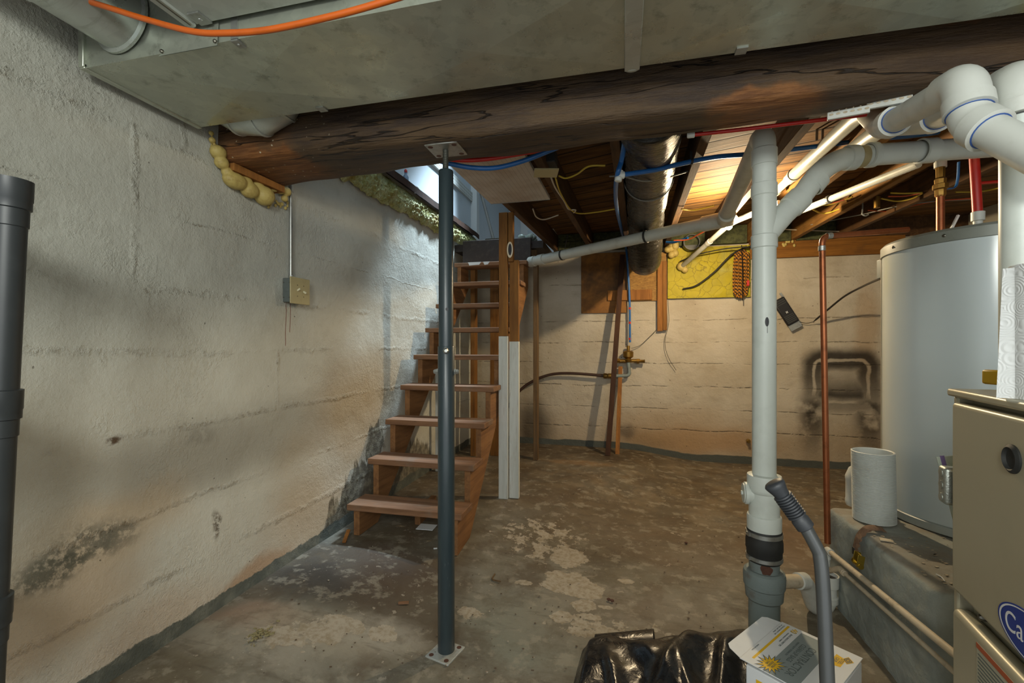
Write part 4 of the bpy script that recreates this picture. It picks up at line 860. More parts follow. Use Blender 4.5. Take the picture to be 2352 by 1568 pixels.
mb = MB(); mb.tube(fillet([V((cupT.x+.006, cupT.y+.01, cupT.z+.022)), V((f1.x, f1.y+.015, f1.z+.006)), f1+(f2-f1).normalized()*.03], .02, 6), .0125, 16); mb.lathe(f1, (f2-f1).normalized(), [(.0125, 0), (.015, .002), (.015, .022), (.010, .024)], 16); part('elbow', mb, M['pvc_old'], t2)

# ================================================================== concrete pad
mb = MB(); PX0, PX1, PY0, PY1, PZ = 1.03, 3.05, 1.84, 2.68, .365
def padp(a, b, k):
    return None
r_ = .035
def rounded(x, y, z):
    qx = max(0, PX0+r_-x); qz = max(0, z-(PZ-r_)); qy = max(0, PY0+r_-y)+max(0, y-(PY1-r_)); l = math.sqrt(qx*qx+qy*qy+qz*qz)
    if l > r_ and l > 0:
        f = r_/l; x = PX0+r_-qx*f if qx else x; z = PZ-r_+qz*f if qz else z
        y = (PY0+r_-max(0, PY0+r_-y)*f) if y < PY0+r_ else (PY1-r_+(y-PY1+r_)*f) if y > PY1-r_ else y
    k = .005*nz((x*8, y*8, z*8))+.003*nz((x*26, y*26, z*26))
    return V((x-k, y+k, z+k*.8))
NY_, NZ_, NX_ = 56, 36, 110
mb.grid(lambda a, b: rounded(PX0, PY1+(PY0-PY1)*a, -.13+(PZ+.13)*b), NY_, NZ_)
mb.grid(lambda a, b: rounded(PX0+(PX1-PX0)*a, PY0, -.13+(PZ+.13)*b), NX_, NZ_)
mb.grid(lambda a, b: rounded(PX1+(PX0-PX1)*a, PY1, -.13+(PZ+.13)*b), NX_, NZ_)
mb.grid(lambda a, b: rounded(PX0+(PX1-PX0)*a, PY0+(PY1-PY0)*b, PZ), NX_, NY_)
pad = solo('concrete_pad', mb, M['pad'], 'raised grey painted concrete pad carrying the water heater', 'concrete pad', sharp=180)
wm = pad.modifiers.new('weld', 'WELD'); wm.merge_threshold = .002
# ---------------------------------------------------------------- water heater
HX, HY, HR = 1.672, 2.60, .392; HT = 1.70
t = thing('water_heater', 'large pale blue-grey cylindrical water heater on the concrete pad', 'water heater', (HX, HY, PZ))
mb = MB(); mb.lathe((HX, HY, PZ+.045), UP, [(HR, 0), (HR, HT-PZ-.095)], 96); part('jacket', mb, M['heater'], t)
mb = MB(); mb.lathe((HX, HY, PZ+.006), UP, [(HR+.004, 0), (HR+.006, .002), (HR+.006, .034), (HR, .038)], 96); part('base_ring', mb, plain('heater_base', 'a3aaa6', .4, 0, '7d7f76', .4, 6), t)
mb = MB(); mb.lathe((HX, HY, HT-.052), UP, [(HR+.001, -.006), (HR+.007, -.004), (HR+.007, .040), (HR-.004, .052), (HR-.05, .056)], 96); cp = part('top_cap', mb, M['heater_cap'], t)
ang = math.atan2(-HY+.0, -HX)-.93
mb = MB(); q = V((HX, HY, 0)); dv = V((HX, HY, 0)).normalized(); lf = V((-dv.y, dv.x, 0))
mb.obox(q+lf*(HR-.002)-dv*.01+V((0, 0, 1.03)), lf*.006, dv*.028, (0, 0, .62)); part('cream_seam', mb, M['cream'], t, bevel=.003)
mb = MB(); q = P(2024, 618, d=2.42); mb.box(q.x-.012, q.x+.02, q.y-.02, q.y+.02, q.z-.05, q.z+.05); part('side_valve', mb, M['box_grey'], t, bevel=.003)
for a_ in (-.95, -.35, .25):
    e = (-dv*math.cos(a_)+lf*-math.sin(a_)).normalized(); mb = MB(); mb.lathe(V((HX, HY, HT-.03))+e*(HR+.005), e, [(.007, 0), (.007, .003), (.003, .006)], 10); part('cap_screw', mb, M['screw'], cp)
# copper relief pipe
cb, ct = P(1901, 1250, x=1.0), P(1886, 566, x=.985); ce = P(1888, 543, d=cb.y*C-cb.x*S); hx_ = P(2085, 527, d=2.3)
t = thing('copper_relief_pipe', 'brown copper pipe rising from the trap corner and bending over to the heater', 'pipe', (cb.x, cb.y, cb.z))
mb = MB(); mb.tube(fillet([V((cb.x, cb.y, ca.z+.022)), V((ce.x, ce.y, ce.z)), hx_], .04, 8), .0140, 20); part('pipe_run', mb, M['copper'], t)
for q, ax in ((P(1888, 568, d=cb.y*C-cb.x*S), V((0, 0, 1))), (P(1907, 541, d=ce.y*C-ce.x*S), (hx_-ce).normalized())):
    mb = MB(); mb.lathe(q-ax*.006, ax, [(.0140, -.012), (.0162, -.010), (.0162, .012), (.0140, .014)], 20, False); part('solder_joint', mb, M['steel'], t)
# cold inlet with brass valve, and red hot line
def vert(u, d): p = P(u, 500, d=d); return V((p.x, p.y, 0))
q = vert(2160, 2.36); t = thing('heater_inlet_valve', 'brass valve and copper riser on top of the water heater', 'valve', (q.x, q.y, HT))
D = 2.36
def zd(v, d=D): return H+(HOR-v)/F*d
mb = MB(); mb.lathe(q, UP, [(.0175, HT), (.0175, zd(452)), (.0215, zd(450)), (.0215, zd(440))], 20); part('riser_pipe', mb, M['copper'], t)
mb = MB(); mb.lathe(q, UP, [(.02, zd(452)), (.024, zd(448)), (.024, zd(436)), (.033, zd(434)), (.033, zd(424)), (.024, zd(422)), (.026, zd(412)), (.019, zd(408)), (.02, zd(384))], 8); bv = part('valve_body', mb, M['brass'], t)
mb = MB(); mb.tube(smooth([q+rt*.03+V((0, 0, zd(434))), q+rt*.075+V((0, 0, zd(430))), q+rt*.09+V((0, 0, zd(410))), q+rt*.095+V((0, 0, zd(372)))], 6), .008, 10, squash=.5); part('lever_handle', mb, M['blue_pex'], bv)
mb = MB(); mb.lathe(q, UP, [(.026, zd(385)), (.026, zd(372)), (.020, zd(370)), (.019, zd(330))], 18); part('white_adapter', mb, M['pvc'], t)
q = vert(2246, 2.2); q0 = P(2236, 360, d=2.2)
t = thing('red_pipe', 'bright red vertical pipe rising from the top of the water heater', 'pipe', (q.x, q.y, HT))
mb = MB(); mb.tube([V((q.x, q.y, zd(502, 2.2))), V((q0.x, q0.y, 2.16))], .0195, 18); part('pipe_run', mb, M['red_pex'], t)
mb = MB(); mb.lathe((q.x, q.y, 0), UP, [(.018, HT), (.018, zd(508, 2.2)), (.0255, zd(507, 2.2)), (.0255, zd(487, 2.2)), (.021, zd(486, 2.2))], 18); part('collar', mb, M['pvc'], t)
mb = MB(); q_ = P(2182, 512, d=2.3); mb.bar(V((q_.x-.03, q_.y, HT)), P(2201, 494, d=2.3), .010, .010); part_ = solo('white_tag', mb, M['paper'], 'small white tag sticking up from the heater top between copper and red pipes', 'tag')
# ---------------------------------------------------------------- on the pad
hz = P(2018, 1190, z=PZ); hc = P(2020, 1205, z=PZ)
t = thing('corrugated_hose', 'short stack of white corrugated hose standing on the pad edge by the heater', 'hose', (hc.x, hc.y+.04, PZ)); hc = V((hc.x, hc.y+.045, PZ))
hr = 51.0/F*(hc.y*C-hc.x*S)/1.25; top_z = P(2018, 1038, d=(hc.y*C-hc.x*S)).z; N = 52; prof = []
for i in range(N):
    z0 = (top_z-PZ)*i/N; h_ = (top_z-PZ)/N; k = 1+.012*math.sin(i*.9)*(i % 7 == 0); prof += [(hr*.95*k, z0+.0008), (hr*k, z0+h_*.3), (hr*k, z0+h_*.65), (hr*.95, z0+h_*.98)]
mb = MB(); mb.lathe(hc+V((0, 0, .006)), (-.02, .0, 1), prof, 44, False); mb.lathe(hc+V((0, 0, .006)), (-.02, .0, 1), [(hr*.9, .002), (hr*.9, top_z-PZ-.004), (hr*.955, top_z-PZ)], 44, False); part('hose_wall', mb, M['hose'], t, sharp=25)
jc = P(1974, 1164, z=PZ); jr = 34/F*2.3/1.24
t = thing('white_jug', 'white plastic jug half hidden behind the corrugated hose', 'jug', (jc.x, jc.y, PZ)); jz = P(1960, 1072, d=2.33).z-PZ
mb = MB(); mb.lathe((jc.x, jc.y, PZ+.006), UP, [(jr*.93, 0), (jr, .012), (jr, .03), (jr*.97, .035), (jr*.97, jz*.62), (jr, jz*.66), (jr, jz*.72), (jr*.75, jz*.92), (jr*.45, jz), (jr*.3, jz*1.04), (jr*.3, jz*1.16)], 36); part('jug_body', mb, M['jug'], t)
mb = MB(); mb.lathe((jc.x, jc.y, PZ+.006+jz*1.12), UP, [(jr*.36, 0), (jr*.36, .03)], 24); part('cap', mb, M['pvc'], t)
# ratchet strap hanging over the edge
def off(u, v, x): return P(u, v, x=x)
e = P(1987, 1216, z=PZ+.008); t = thing('ratchet_strap', 'dirty brown strap with a yellow zinc ratchet hanging over the pad edge', 'strap', (1.0, e.y, .2))
sp = smooth([P(2033, 1218, z=PZ+.012), P(2015, 1213, z=PZ+.022), P(1993, 1215, z=PZ+.016), off(1975, 1232, 1.012), off(1968, 1252, 1.005), off(1964, 1272, 1.004)], 8)
mb = MB(); wd = V((.0, .02, .004)); vs = []
for i, p in enumerate(sp):
    k = .004*math.sin(i*1.3); vs += [p-wd*.9+V((k, 0, 0)), p+wd*.9-V((k, 0, 0)), p+wd*.9+V((-.004, 0, .004)), p-wd*.9+V((-.004, 0, .004))]
mb.add(vs, [(4*i+a, 4*i+(a+1) % 4, 4*i+4+(a+1) % 4, 4*i+4+a) for i in range(len(sp)-1) for a in range(4)]); part('webbing', mb, M['strap'], t, sharp=80)
c0 = off(1970, 1282, .985); mb = MB(); mb.obox(c0+V((-.004, -.001, .004)), (0, .0015, 0), (.013, 0, -.004), (.004, 0, .026)); mb.obox(c0+V((-.004, -.034, 0)), (0, .0015, 0), (.013, 0, -.004), (.004, 0, .026)); mb.obox(c0+V((-.001, -.018, .012)), (.002, 0, 0), (0, .017, 0), (0, 0, .016)); rf = part('ratchet_frame', mb, M['gold_zinc'], t, bevel=.001)
mb = MB(); mb.cyl(c0+V((-.004, .004, -.020)), c0+V((-.004, -.038, -.020)), .011, 18); part('spool', mb, M['gold_zinc'], rf)
mb = MB(); mb.lathe(c0+V((-.004, .005, -.012)), (0, 1, 0), [(.017, 0), (.017, .004), (.008, .005), (.008, .007)], 14); part('gear_wheel', mb, M['gold_zinc'], rf)
mb = MB(); mb.obox(c0+V((-.010, .014, .026)), (0, .010, 0), (.002, 0, 0), (0, 0, .016)); part('release_tab', mb, M['black_rubber'], rf, bevel=.002)
# litter on the pad
mb = MB(); rnd = random.Random(4)
for i in range(70):
    u, v = rnd.uniform(2000, 2190), rnd.uniform(1225, 1345); p = P(u, v, z=PZ+.002)
    if p.y < PY0+.03 or p.x < PX0+.03: continue
    if (p.x-HX)**2+(p.y-HY)**2 < (HR+.03)**2 or (p.x-hc.x)**2+(p.y-hc.y)**2 < (hr+.02)**2: continue
    s = rnd.uniform(.002, .006); mb.obox(p+V((0, 0, .001)), (s, s*.3, 0), (-s*.2, s*.6, 0), (0, 0, .0012))
o = solo('pad_litter', mb, plain('litter', 'a89c86', .9, 0, '6d5238', .8, 60), 'scattered crumbs and chips lying on the concrete pad', 'litter'); o['kind'] = 'stuff'
p = P(2036, 1240, z=PZ+.004); mb = MB(); mb.obox(p, (.022, -.006, 0), (.004, .012, 0), (0, 0, .002)); solo('paint_flake', mb, M['pvc_old'], 'pale paint flake lying on the pad beside the strap', 'flake')
p0, p1 = P(2150, 1318, z=PZ+.005), P(2170, 1334, z=PZ+.005); mb = MB(); mb.tube(smooth([p0, (p0+p1)/2+V((.006, .006, 0)), p1], 4), .0018, 6); solo('zip_tie_end', mb, M['paper'], 'thin white plastic scrap near the front corner of the pad', 'scrap')

# ================================================================== furnace
FO = V((.847, 1.440, 0)); E1 = V((-.165, -.986, 0)).normalized(); E2 = V((.986, -.165, 0)).normalized(); FT = 1.083; FB = fz(.8, 1.2)
def fp(s, dd, z): return FO+E1*s+E2*dd+V((0, 0, z))
def fbox(mb, s0, s1, d0, d1, z0, z1): return mb.obox(fp((s0+s1)/2, (d0+d1)/2, (z0+z1)/2), E1*((s1-s0)/2), E2*((d1-d0)/2), (0, 0, (z1-z0)/2))
t = thing('furnace', 'taupe metal furnace cabinet at the right edge with a blue oval badge', 'furnace', fp(.25, .3, FB))
FW = .56
mb = MB(); fbox(mb, 0, .022, 0, .70, FB, FT-.02); fbox(mb, FW-.022, FW, 0, .70, FB, FT-.02); fbox(mb, .022, FW-.022, .03, .70, FB, FT-.02); part('cabinet', mb, M['furnace_edge'], t, bevel=.005)
mb = MB(); fbox(mb, -.006, FW+.006, -.012, .70, FT-.0195, FT); part('top_panel', mb, M['furnace'], t, bevel=.006)
mb = MB(); fbox(mb, .026, FW-.026, -.014, .028, .567, FT-.033); up = part('upper_door', mb, M['furnace'], t, bevel=.010, seg=4)
mb = MB(); fbox(mb, .026, FW-.026, -.014, .028, FB+.05, .522); lo = part('lower_door', mb, M['furnace'], t, bevel=.014, seg=4)
mb = MB(); mb.lathe(fp(.285, -.010, .962), -E2, [(.030, 0), (.030, .008), (.024, .012), (.020, .006), (.0, .004)], 28); part('port_plug', mb, M['black_rubber'], up)
for s, z in ((.062, .562), (.115, .545)):
    mb = MB(); mb.lathe(fp(s, .028 if z < .55 else .028, z), -E2, [(.008, 0), (.008, .022), (.005, .026)], 8); part('door_screw', mb, M['screw'], t)
oc = fp(.345, -.0142, .622); ra, rb = .108, .050
def oval(k, lift): return [oc+E1*(ra*k*math.cos(a))+V((0, 0, rb*k*math.sin(a)))-E2*lift for a in [2*math.pi*i/64 for i in range(64)]]
mb = MB(); a_, b_ = oval(1, 0), oval(1, .002); mb.add(a_+b_, [tuple(range(64, 128))]+[(i, (i+1) % 64, 64+(i+1) % 64, 64+i) for i in range(64)]); bd = part('badge', mb, M['badge'], up)
mb = MB(); a_, b_ = oval(.95, .0024), oval(.90, .0024); mb.add(a_+b_, [(i, (i+1) % 64, 64+(i+1) % 64, 64+i) for i in range(64)]); part('badge_rim', mb, M['white_ink'], bd)
mb = text_mb('Carrier', .058, oc-E1*.083-V((0, 0, .018))-E2*.002, E1, UP, sx=.95); part('badge_lettering', mb, M['white_ink'], bd)
mb = MB(); fbox(mb, .150, .40, -.0155, -.0145, .27, .502); wl = part('warning_label', mb, M['label_grey'], lo)
mb = MB(); fbox(mb, .150, .40, -.0162, -.0157, .490, .502); part('orange_stripe', mb, M['orange_label'], wl)
mb = MB()
for i in range(22): fbox(mb, .157, .385-.03*((i*7) % 5)/4, -.0162, -.0157, .480-.0088*i-.0026, .480-.0088*i)
part('fine_print', mb, M['grey_ink'], wl)
# electrical box and packets on the far side
q = P(2177, 1118, d=1.26); t2 = thing('steel_junction_box', 'steel junction box with round knockouts on the far side of the furnace', 'junction box', q)
en = -E1; q0 = fp(-.028, .03, 0); zt, zb_ = P(2177, 1068, d=1.24).z, P(2177, 1152, d=1.24).z
mb = MB(); mb.obox(V((q0.x, q0.y, (zt+zb_)/2)), E2*.045, E1*.021, (0, 0, (zt-zb_)/2)); jb = part('box', mb, M['cast_alu'], t2, bevel=.009, seg=3)
for k in (-1, 0, 1): mb = MB(); mb.lathe(V((q0.x, q0.y, (zt+zb_)/2+k*.033))-E2*.045, -E2, [(.0115, 0), (.0115, .0015), (.008, .002)], 20); part('knockout', mb, M['cast_alu'], jb)
mb = MB(); mb.obox(V((q0.x, q0.y, (zt+zb_)/2-.004))-E1*.03, E2*.025, E1*.008, (0, 0, .025)); part('cover', mb, plain('box_cover', '9a9784', .5), t2, bevel=.004)
t2 = thing('plastic_packets', 'clear green and purple plastic packets tucked behind the steel junction box', 'packet', V((q0.x, q0.y, zb_))-E1*.03)
a, b = P(2163, 1046, d=1.30), P(2194, 1215, d=1.22)
for i, (m_, o_) in enumerate((('purple_wrap', 0), ('clear_wrap', .012), ('green_wrap', .03))):
    mb = MB(); mb.bar(a+E2*o_, V((a.x+.05, a.y-.02, PZ+.25))+E2*o_, .010 if i != 1 else .05, .003, E1); part('packet', mb, M[m_], t2)
# paper towels and tape on top
RC = V((.878, 1.192, FT)); t = thing('paper_towel_roll', 'white embossed paper towel roll standing on the furnace', 'paper towels', RC); RR = .066; RH = .285
mb = MB(); mb.lathe(RC+V((0, 0, .0005)), UP, [(.02, 0), (RR, 0), (RR+.001, .004), (RR+.001, RH-.004), (RR, RH), (.02, RH)], 56); part('towel_roll', mb, M['towel'], t)
mb = MB(); mb.lathe(RC+V((0, 0, RH-.002)), UP, [(.02, 0), (.02, .003), (.018, .003), (.018, -.02)], 24, False); part('core', mb, M['beige'], t)
lft = (-rt+fw*.0).normalized(); mb = MB(); mb.grid(lambda a, b: RC+lft*(RR*.96+.022*a)+V((-S, C, 0))*(.015+.02*a)+V((0, 0, .0008+(RH*.98)*b-.0*a))+lft*(-.014*b*a), 4, 6); part('loose_sheet', mb, M['towel'], t)
q = P(2297, 888, z=FT); mb = MB(); mb.obox(V((q.x+.03, q.y+.06, FT+.022)), rt*.012, V((-S, C, 0))*.03, (0, 0, .021))
solo('tape_measure', mb, M['yellow_plastic'], 'yellow tape measure on the furnace behind the paper towels', 'tape measure', bevel=.006)

# ================================================================== vent pipes under the beam
VX = .845
t = thing('vent_pipe', 'left of two white vent pipes hooking under the beam, bending down to the right', 'vent pipe', (VX, 1.4, 1.7)); R3 = .0385
vA = [V((.98, 4.2, 2.06)), V((.917, 1.865, 1.953)), V((.842, 1.395, 1.868))]
A0, A1, A2, A3 = P(2040, 286, d=1.60), P(2214, 188, d=1.16), P(2230, 278, d=1.13), P(2420, 375, d=.96)
back = P(1986, 250, d=2.0); far = P(1812, 412, d=3.2)
mb = MB(); mb.tube([A0, A1], R3, 28); part('under_beam_pipe', mb, M['pvc'], t)
mb = MB(); mb.tube(fillet([A1+(A0-A1).normalized()*.085, A1, A1+(A2-A1).normalized()*.075], .062, 10), R3*1.22, 28); e = part('elbow', mb, M['pvc'], t)
dd = (A2-A1).normalized(); mb = MB(); mb.lathe(A1+dd*.055, dd, [(R3*1.2, 0), (R3*1.32, .002), (R3*1.32, .036), (R3*1.1, .038)], 28); part('elbow_hub', mb, M['pvc'], e)
mb = MB(); mb.lathe(A1+dd*.095, dd, [(R3*1.12, 0), (R3*1.19, 0), (R3*1.19, .0022), (R3*1.1, .0022)], 28, False); part('blue_ring', mb, M['blue_ring'], e)
mb = MB(); mb.tube(fillet([A1+dd*.08, A2, A2+(A3-A2).normalized()*.065], .045, 8), R3*1.13, 28); e = part('lower_elbow', mb, M['pvc'], t)
d3 = (A3-A2).normalized(); mb = MB(); mb.lathe(A2+d3*.022, d3, [(R3*1.15, 0), (R3*1.3, .002), (R3*1.3, .042), (R3*1.05, .044)], 28); part('elbow_hub', mb, M['pvc'], e)
mb = MB(); mb.lathe(A2+d3*.065, d3, [(R3*.98, 0), (R3*1.08, 0), (R3*1.08, .0022), (R3*.98, .0022)], 28, False); part('blue_ring', mb, M['blue_ring'], e)
mb = MB(); mb.tube([A2, A3], R3, 28); part('lower_pipe', mb, M['pvc'], t)
d0 = (A0-A1).normalized(); Am = A0+V((.0, .06, .02))
mb = MB(); mb.tube(fillet([A0-d0*.06, A0+d0*.03, A0+d0*.03+(back-A0-d0*.03)*.7], .06, 8), R3*1.15, 28); mb.lathe(A0-d0*.065, d0, [(R3*1.1, 0), (R3*1.3, .002), (R3*1.3, .05), (R3*1.12, .053)], 28); e = part('rear_elbow', mb, M['pvc'], t)
mb = MB(); mb.lathe(A0-d0*.068, d0, [(R3*.98, 0), (R3*1.08, 0), (R3*1.08, .0022), (R3*.98, .0022)], 28, False); part('blue_ring', mb, M['blue_ring'], e)
mb = MB(); mb.tube(fillet([A0+d0*.03, back, far], .12, 12), R3*.95, 28); rp = part('rear_pipe', mb, M['pvc_grey'], t)
df = (far-back).normalized(); mb = MB(); mb.lathe(far-df*.15, df, [(R3*.9, 0), (R3*1.12, .003), (R3*1.12, .03), (R3*.75, .045)], 28); part('reducer', mb, M['pvc_grey'], rp)
mb = MB(); f2 = far+df*.42; mb.tube([far-df*.1, f2], R3*.72, 24); mb.lathe(f2-df*.06, df, [(R3*.72, 0), (R3*.95, .003), (R3*.95, .06)], 24); part('thin_pipe', mb, M['pvc_grey'], rp)
t = thing('vent_pipe', 'right of two white vent pipes hooking under the beam, dropping straight to the furnace', 'vent pipe', (.958, 1.366, FT))
VB = V((.945, 1.372, 0)); B1 = V((VB.x, VB.y, P(2320, 182, d=1.11).z)); B0_ = P(2140, 275, d=1.65); fb = B1+(B0_-B1)*1.0
mb = MB(); mb.tube([B0_, B1], R3, 28); part('under_beam_pipe', mb, M['pvc'], t)
mb = MB(); mb.tube(fillet([B1+(B0_-B1).normalized()*.085, B1, B1-V((0, 0, .08))], .062, 10), R3*1.22, 28); e = part('elbow', mb, M['pvc'], t)
mb = MB(); mb.lathe(B1-V((0, 0, .055)), (0, 0, -1), [(R3*1.2, 0), (R3*1.32, .002), (R3*1.32, .036), (R3, .038)], 28); part('elbow_hub', mb, M['pvc'], e)
mb = MB(); mb.lathe(B1-V((0, 0, .093)), (0, 0, -1), [(R3*.98, 0), (R3*1.08, 0), (R3*1.08, .0022), (R3*.98, .0022)], 28, False); part('blue_ring', mb, M['lines'], e)
mb = MB(); mb.cyl(V((VB.x, VB.y, FT+.001)), B1-V((0, 0, .05)), R3, 32); part('drop_pipe', mb, M['pvc_stack'], t)
mb = MB(); bb = P(2030, 290, d=2.02); d0 = (B0_-B1).normalized(); mb.tube(fillet([B0_-d0*.06, B0_+d0*.03, B0_+d0*.03+(bb-B0_-d0*.03)*.6], .06, 8), R3*1.15, 28); mb.lathe(B0_-d0*.065, d0, [(R3*1.1, 0), (R3*1.3, .002), (R3*1.3, .05), (R3*1.12, .053)], 28); e = part('rear_elbow', mb, M['pvc'], t)
mb = MB(); mb.lathe(B0_-d0*.068, d0, [(R3*.98, 0), (R3*1.08, 0), (R3*1.08, .0022), (R3*.98, .0022)], 28, False); part('blue_ring', mb, M['blue_ring'], e)
mb = MB(); bf = P(1860, 420, d=3.0); mb.tube(fillet([B0_+d0*.03, bb, bf], .12, 12), R3*.95, 28); part('rear_pipe', mb, M['pvc_grey'], t)
# white bracket under the beam
a, b = P(1900, 268, d=1.62), P(2096, 232, d=1.50); t = thing('pipe_support_rail', 'white plastic hanger rail screwed along the lower beam edge at the right', 'rail', a); dr = (b-a).normalized()
m_ = a+(b-a)*.5
for q0, q1, oz in ((a, a+(b-a)*.52, 0), (a+(b-a)*.48, b, .012)):
    mb = MB(); up_ = V((0, 0, 1)); mb.bar(q0+V((0, 0, oz)), q1+V((0, 0, oz)), .012, .026); rl = part('rail', mb, M['pvc'], t, bevel=.002)
    mb = MB(); n_ = 6
    for i in range(n_): mb.obox(q0+(q1-q0)*((i+.5)/n_)+V((0, 0, oz+.013)), dr*.002, fw*.008, (0, 0, .002)); mb.ball(q0+(q1-q0)*((i+.5)/n_)+V((0, 0, oz+.002))+fw*.006, (.009, .003, .004), 8, 6)
    part('rail_slots', mb, M['pvc_old'], rl)
# yellow gas tube at the right edge
t = thing('yellow_gas_tube', 'yellow corrugated tube clipped to the right end of the beam', 'tube', P(2348, 100, d=1.37))
q = P(2352, 100, d=1.40); prof = []
for i in range(60): prof += [(.016, 1.86+i*.007), (.0185, 1.8635+i*.007)]
mb = MB(); mb.lathe((q.x, q.y, 0), UP, prof, 16); part('tube', mb, M['yellow_gas'], t)
mb = MB(); q2 = P(2325, 78, d=1.375); mb.bar(q2, V((q.x, q.y-.0, q2.z+.012))-fw*-.0+fw*.018, .003, .024, UP); mb.lathe((q.x, q.y, q2.z-.01), UP, [(.0195, 0), (.0215, 0), (.0215, .04), (.0195, .04)], 20, False); cl = part('clip', mb, M['pvc'], t)
mb = MB(); mb.lathe(q2+fw*.002+rt*.004, fw, [(.005, 0), (.005, .002)], 10); part('clip_hole', mb, M['black'], cl)

# ================================================================== flexible duct and bulb
t = thing('flexible_duct', 'fat black plastic-wrapped flexible duct sagging between joists toward the back wall', 'duct', (.17, 3.0, 2.0))
mb = MB(); pth = smooth([(.12, 2.06, 2.225), (.145, 2.5, 2.245), (.16, 3.0, 2.262), (.172, 3.5, 2.270), (.18, 3.8, 2.268), (.19, 4.05, 2.20), (.196, 4.22, 2.085), (.2, 4.38, 2.0), (.205, 4.62, 2.03), (.215, 5.0, 2.2), (.22, 5.24, 2.29)], 10)
rad = [.146+.0012*math.sin(i*1.9)+.003*math.sin(i*.45) for i in range(len(pth))]; mb.tube(pth, rad, 40, sharp if False else True); part('duct_sleeve', mb, M['flex'], t, sharp=180)
q = pth[26]; mb = MB(); mb.tube([V((.161-.152*math.cos(a), 3.02, 2.262+.152*math.sin(a))) for a in [math.pi*(-.05-i/20*.9) for i in range(21)]], .004, 8); part('support_strap', mb, M['grey_cable'], t)
p = P(1674, 519, d=3.60)
t = thing('light_bulb', 'glowing bare light bulb among the drain pipes under the ceiling', 'light bulb', (p.x, p.y, p.z))
mb = MB(); mb.ball(p, (.026, .026, .030), 24, 16); part('glass_globe', mb, M['bulb'], t, sharp=180)
hd = P(1694, 478, d=3.74); mb = MB(); ax = (hd-p).normalized(); mb.lathe(p+ax*.026, ax, [(.013, 0), (.014, .03), (.019, .034), (.026, .06), (.045, .075), (.045, .085)], 20); part('lamp_holder', mb, M['ceramic'], t)
mb = MB(); q = p+ax*.108; mb.bar(q, V((q.x+.02, q.y, zj(q.y)+.12)), .05, .02); part('holder_stem', mb, M['joist_lit'], t)
# thin white conduit from the wall foam to the stack
a, b, c = P(1566, 612, y=5.34), P(1678, 512, d=3.9), P(1790, 466, d=3.5)
t = thing('thin_white_pipe', 'thin white pipe rising from the yellow foam panel past the light bulb', 'pipe', a)
mb = MB(); mb.tube(fillet([a, b, c], .1, 6), .024, 18); part('pipe_run', mb, M['pvc'], t)
q = a+(b-a)*.62; mb = MB(); mb.lathe(q, (b-a).normalized(), [(.024, -.03), (.0275, -.028), (.0275, .03), (.024, .032)], 18, False); part('coupling', mb, M['pvc'], t)
mb = MB(); mb.ball(a+V((0, -.01, 0)), (.055, .04, .05), 14, 9); mb.ball(a+V((.03, -.01, -.04)), (.035, .03, .035), 12, 8); solo('foam_plug', mb, M['can_foam'], 'yellow foam plug round the thin white pipe end', 'spray foam', sharp=180)
mb = MB(); a = P(1568, 664, y=5.345); mb.tube(smooth([a, P(1600, 655, y=5.31), P(1640, 625, y=5.28), P(1680, 585, y=5.25), P(1715, 568, y=5.25), P(1760, 560, y=5.25)], 8), .0085, 10); solo('black_tube', mb, M['black_poly'], 'black tube curving across the yellow foam panel', 'tube')
mb = MB(); q = P(1586, 560, y=5.32)
mb.lathe(q, (0, -1, 0), [(.085, 0), (.085, .10), (.075, .10), (.073, .01)], 28); solo('wall_vent', mb, M['stretch_black'], 'round dark vent collar in the back wall right of the flexible duct', 'vent')
mb = MB(); q = P(1544, 572, y=5.33)
for i in range(8): mb.ball(q+V((rnd.uniform(-.05, .04), rnd.uniform(-.03, .0), rnd.uniform(-.07, .07))), .04, 10, 7)
solo('foam_lump', mb, M['can_foam'], 'lumpy yellow foam beside the end of the black duct', 'spray foam', sharp=180)
# ribbed white tube along the lit joist
t = thing('ribbed_tube', 'white ribbed flexible tube strapped along the brightly lit joist', 'tube', P(1950, 420, d=2.7))
a, b = P(1800, 500, d=3.6), P(2110, 376, d=2.45); n_ = 90; mb = MB(); mb.tube([a+(b-a)*(i/n_) for i in range(n_+1)], [.021+.002*(i % 2) for i in range(n_+1)], 14); part('tube', mb, M['pvc'], t, sharp=20)
mb = MB(); q = a+(b-a)*.42; dd = (b-a).normalized(); mb.lathe(q, dd, [(.026, 0), (.029, 0), (.029, .02), (.026, .02)], 16, False); part('strap', mb, M['steel'], t)

# ================================================================== tubing and wiring overhead
def wire(name, pts, r, m, lab, cat='cable', k=8, n=8):
    mb = MB(); mb.tube(smooth(pts, k), r, n); return solo(name, mb, M[m], lab, cat)
wire('blue_tubing', [P(985, 362, d=2.1), P(1035, 376, d=2.14), P(1085, 385, d=2.16), P(1140, 385, d=2.17), P(1200, 370, d=2.17), P(1262, 346, d=2.16), P(1330, 318, d=2.14)], .0115, 'blue_pex', 'blue tubing looping below the beam in front of the foil board', 'tubing', 8, 12)
wire('red_tubing', [P(1000, 362, d=2.07), P(1060, 368, d=2.1), P(1120, 365, d=2.12), P(1190, 354, d=2.13), P(1240, 344, d=2.13), P(1300, 325, d=2.12)], .010, 'red_pex', 'red tubing sagging just behind the beam above the blue loop', 'tubing', 8, 12)
a, b = P(1588, 310, d=1.815), P(1905, 273, d=1.69)
t = thing('red_tubing', 'red tubing running along the back of the beam toward the white rail', 'tubing', a); mb = MB(); mb.tube(smooth([a, P(1720, 295.5, d=1.765), b, P(1990, 263, d=1.66)], 8), .0075, 12); part('tube', mb, M['red_pex'], t)
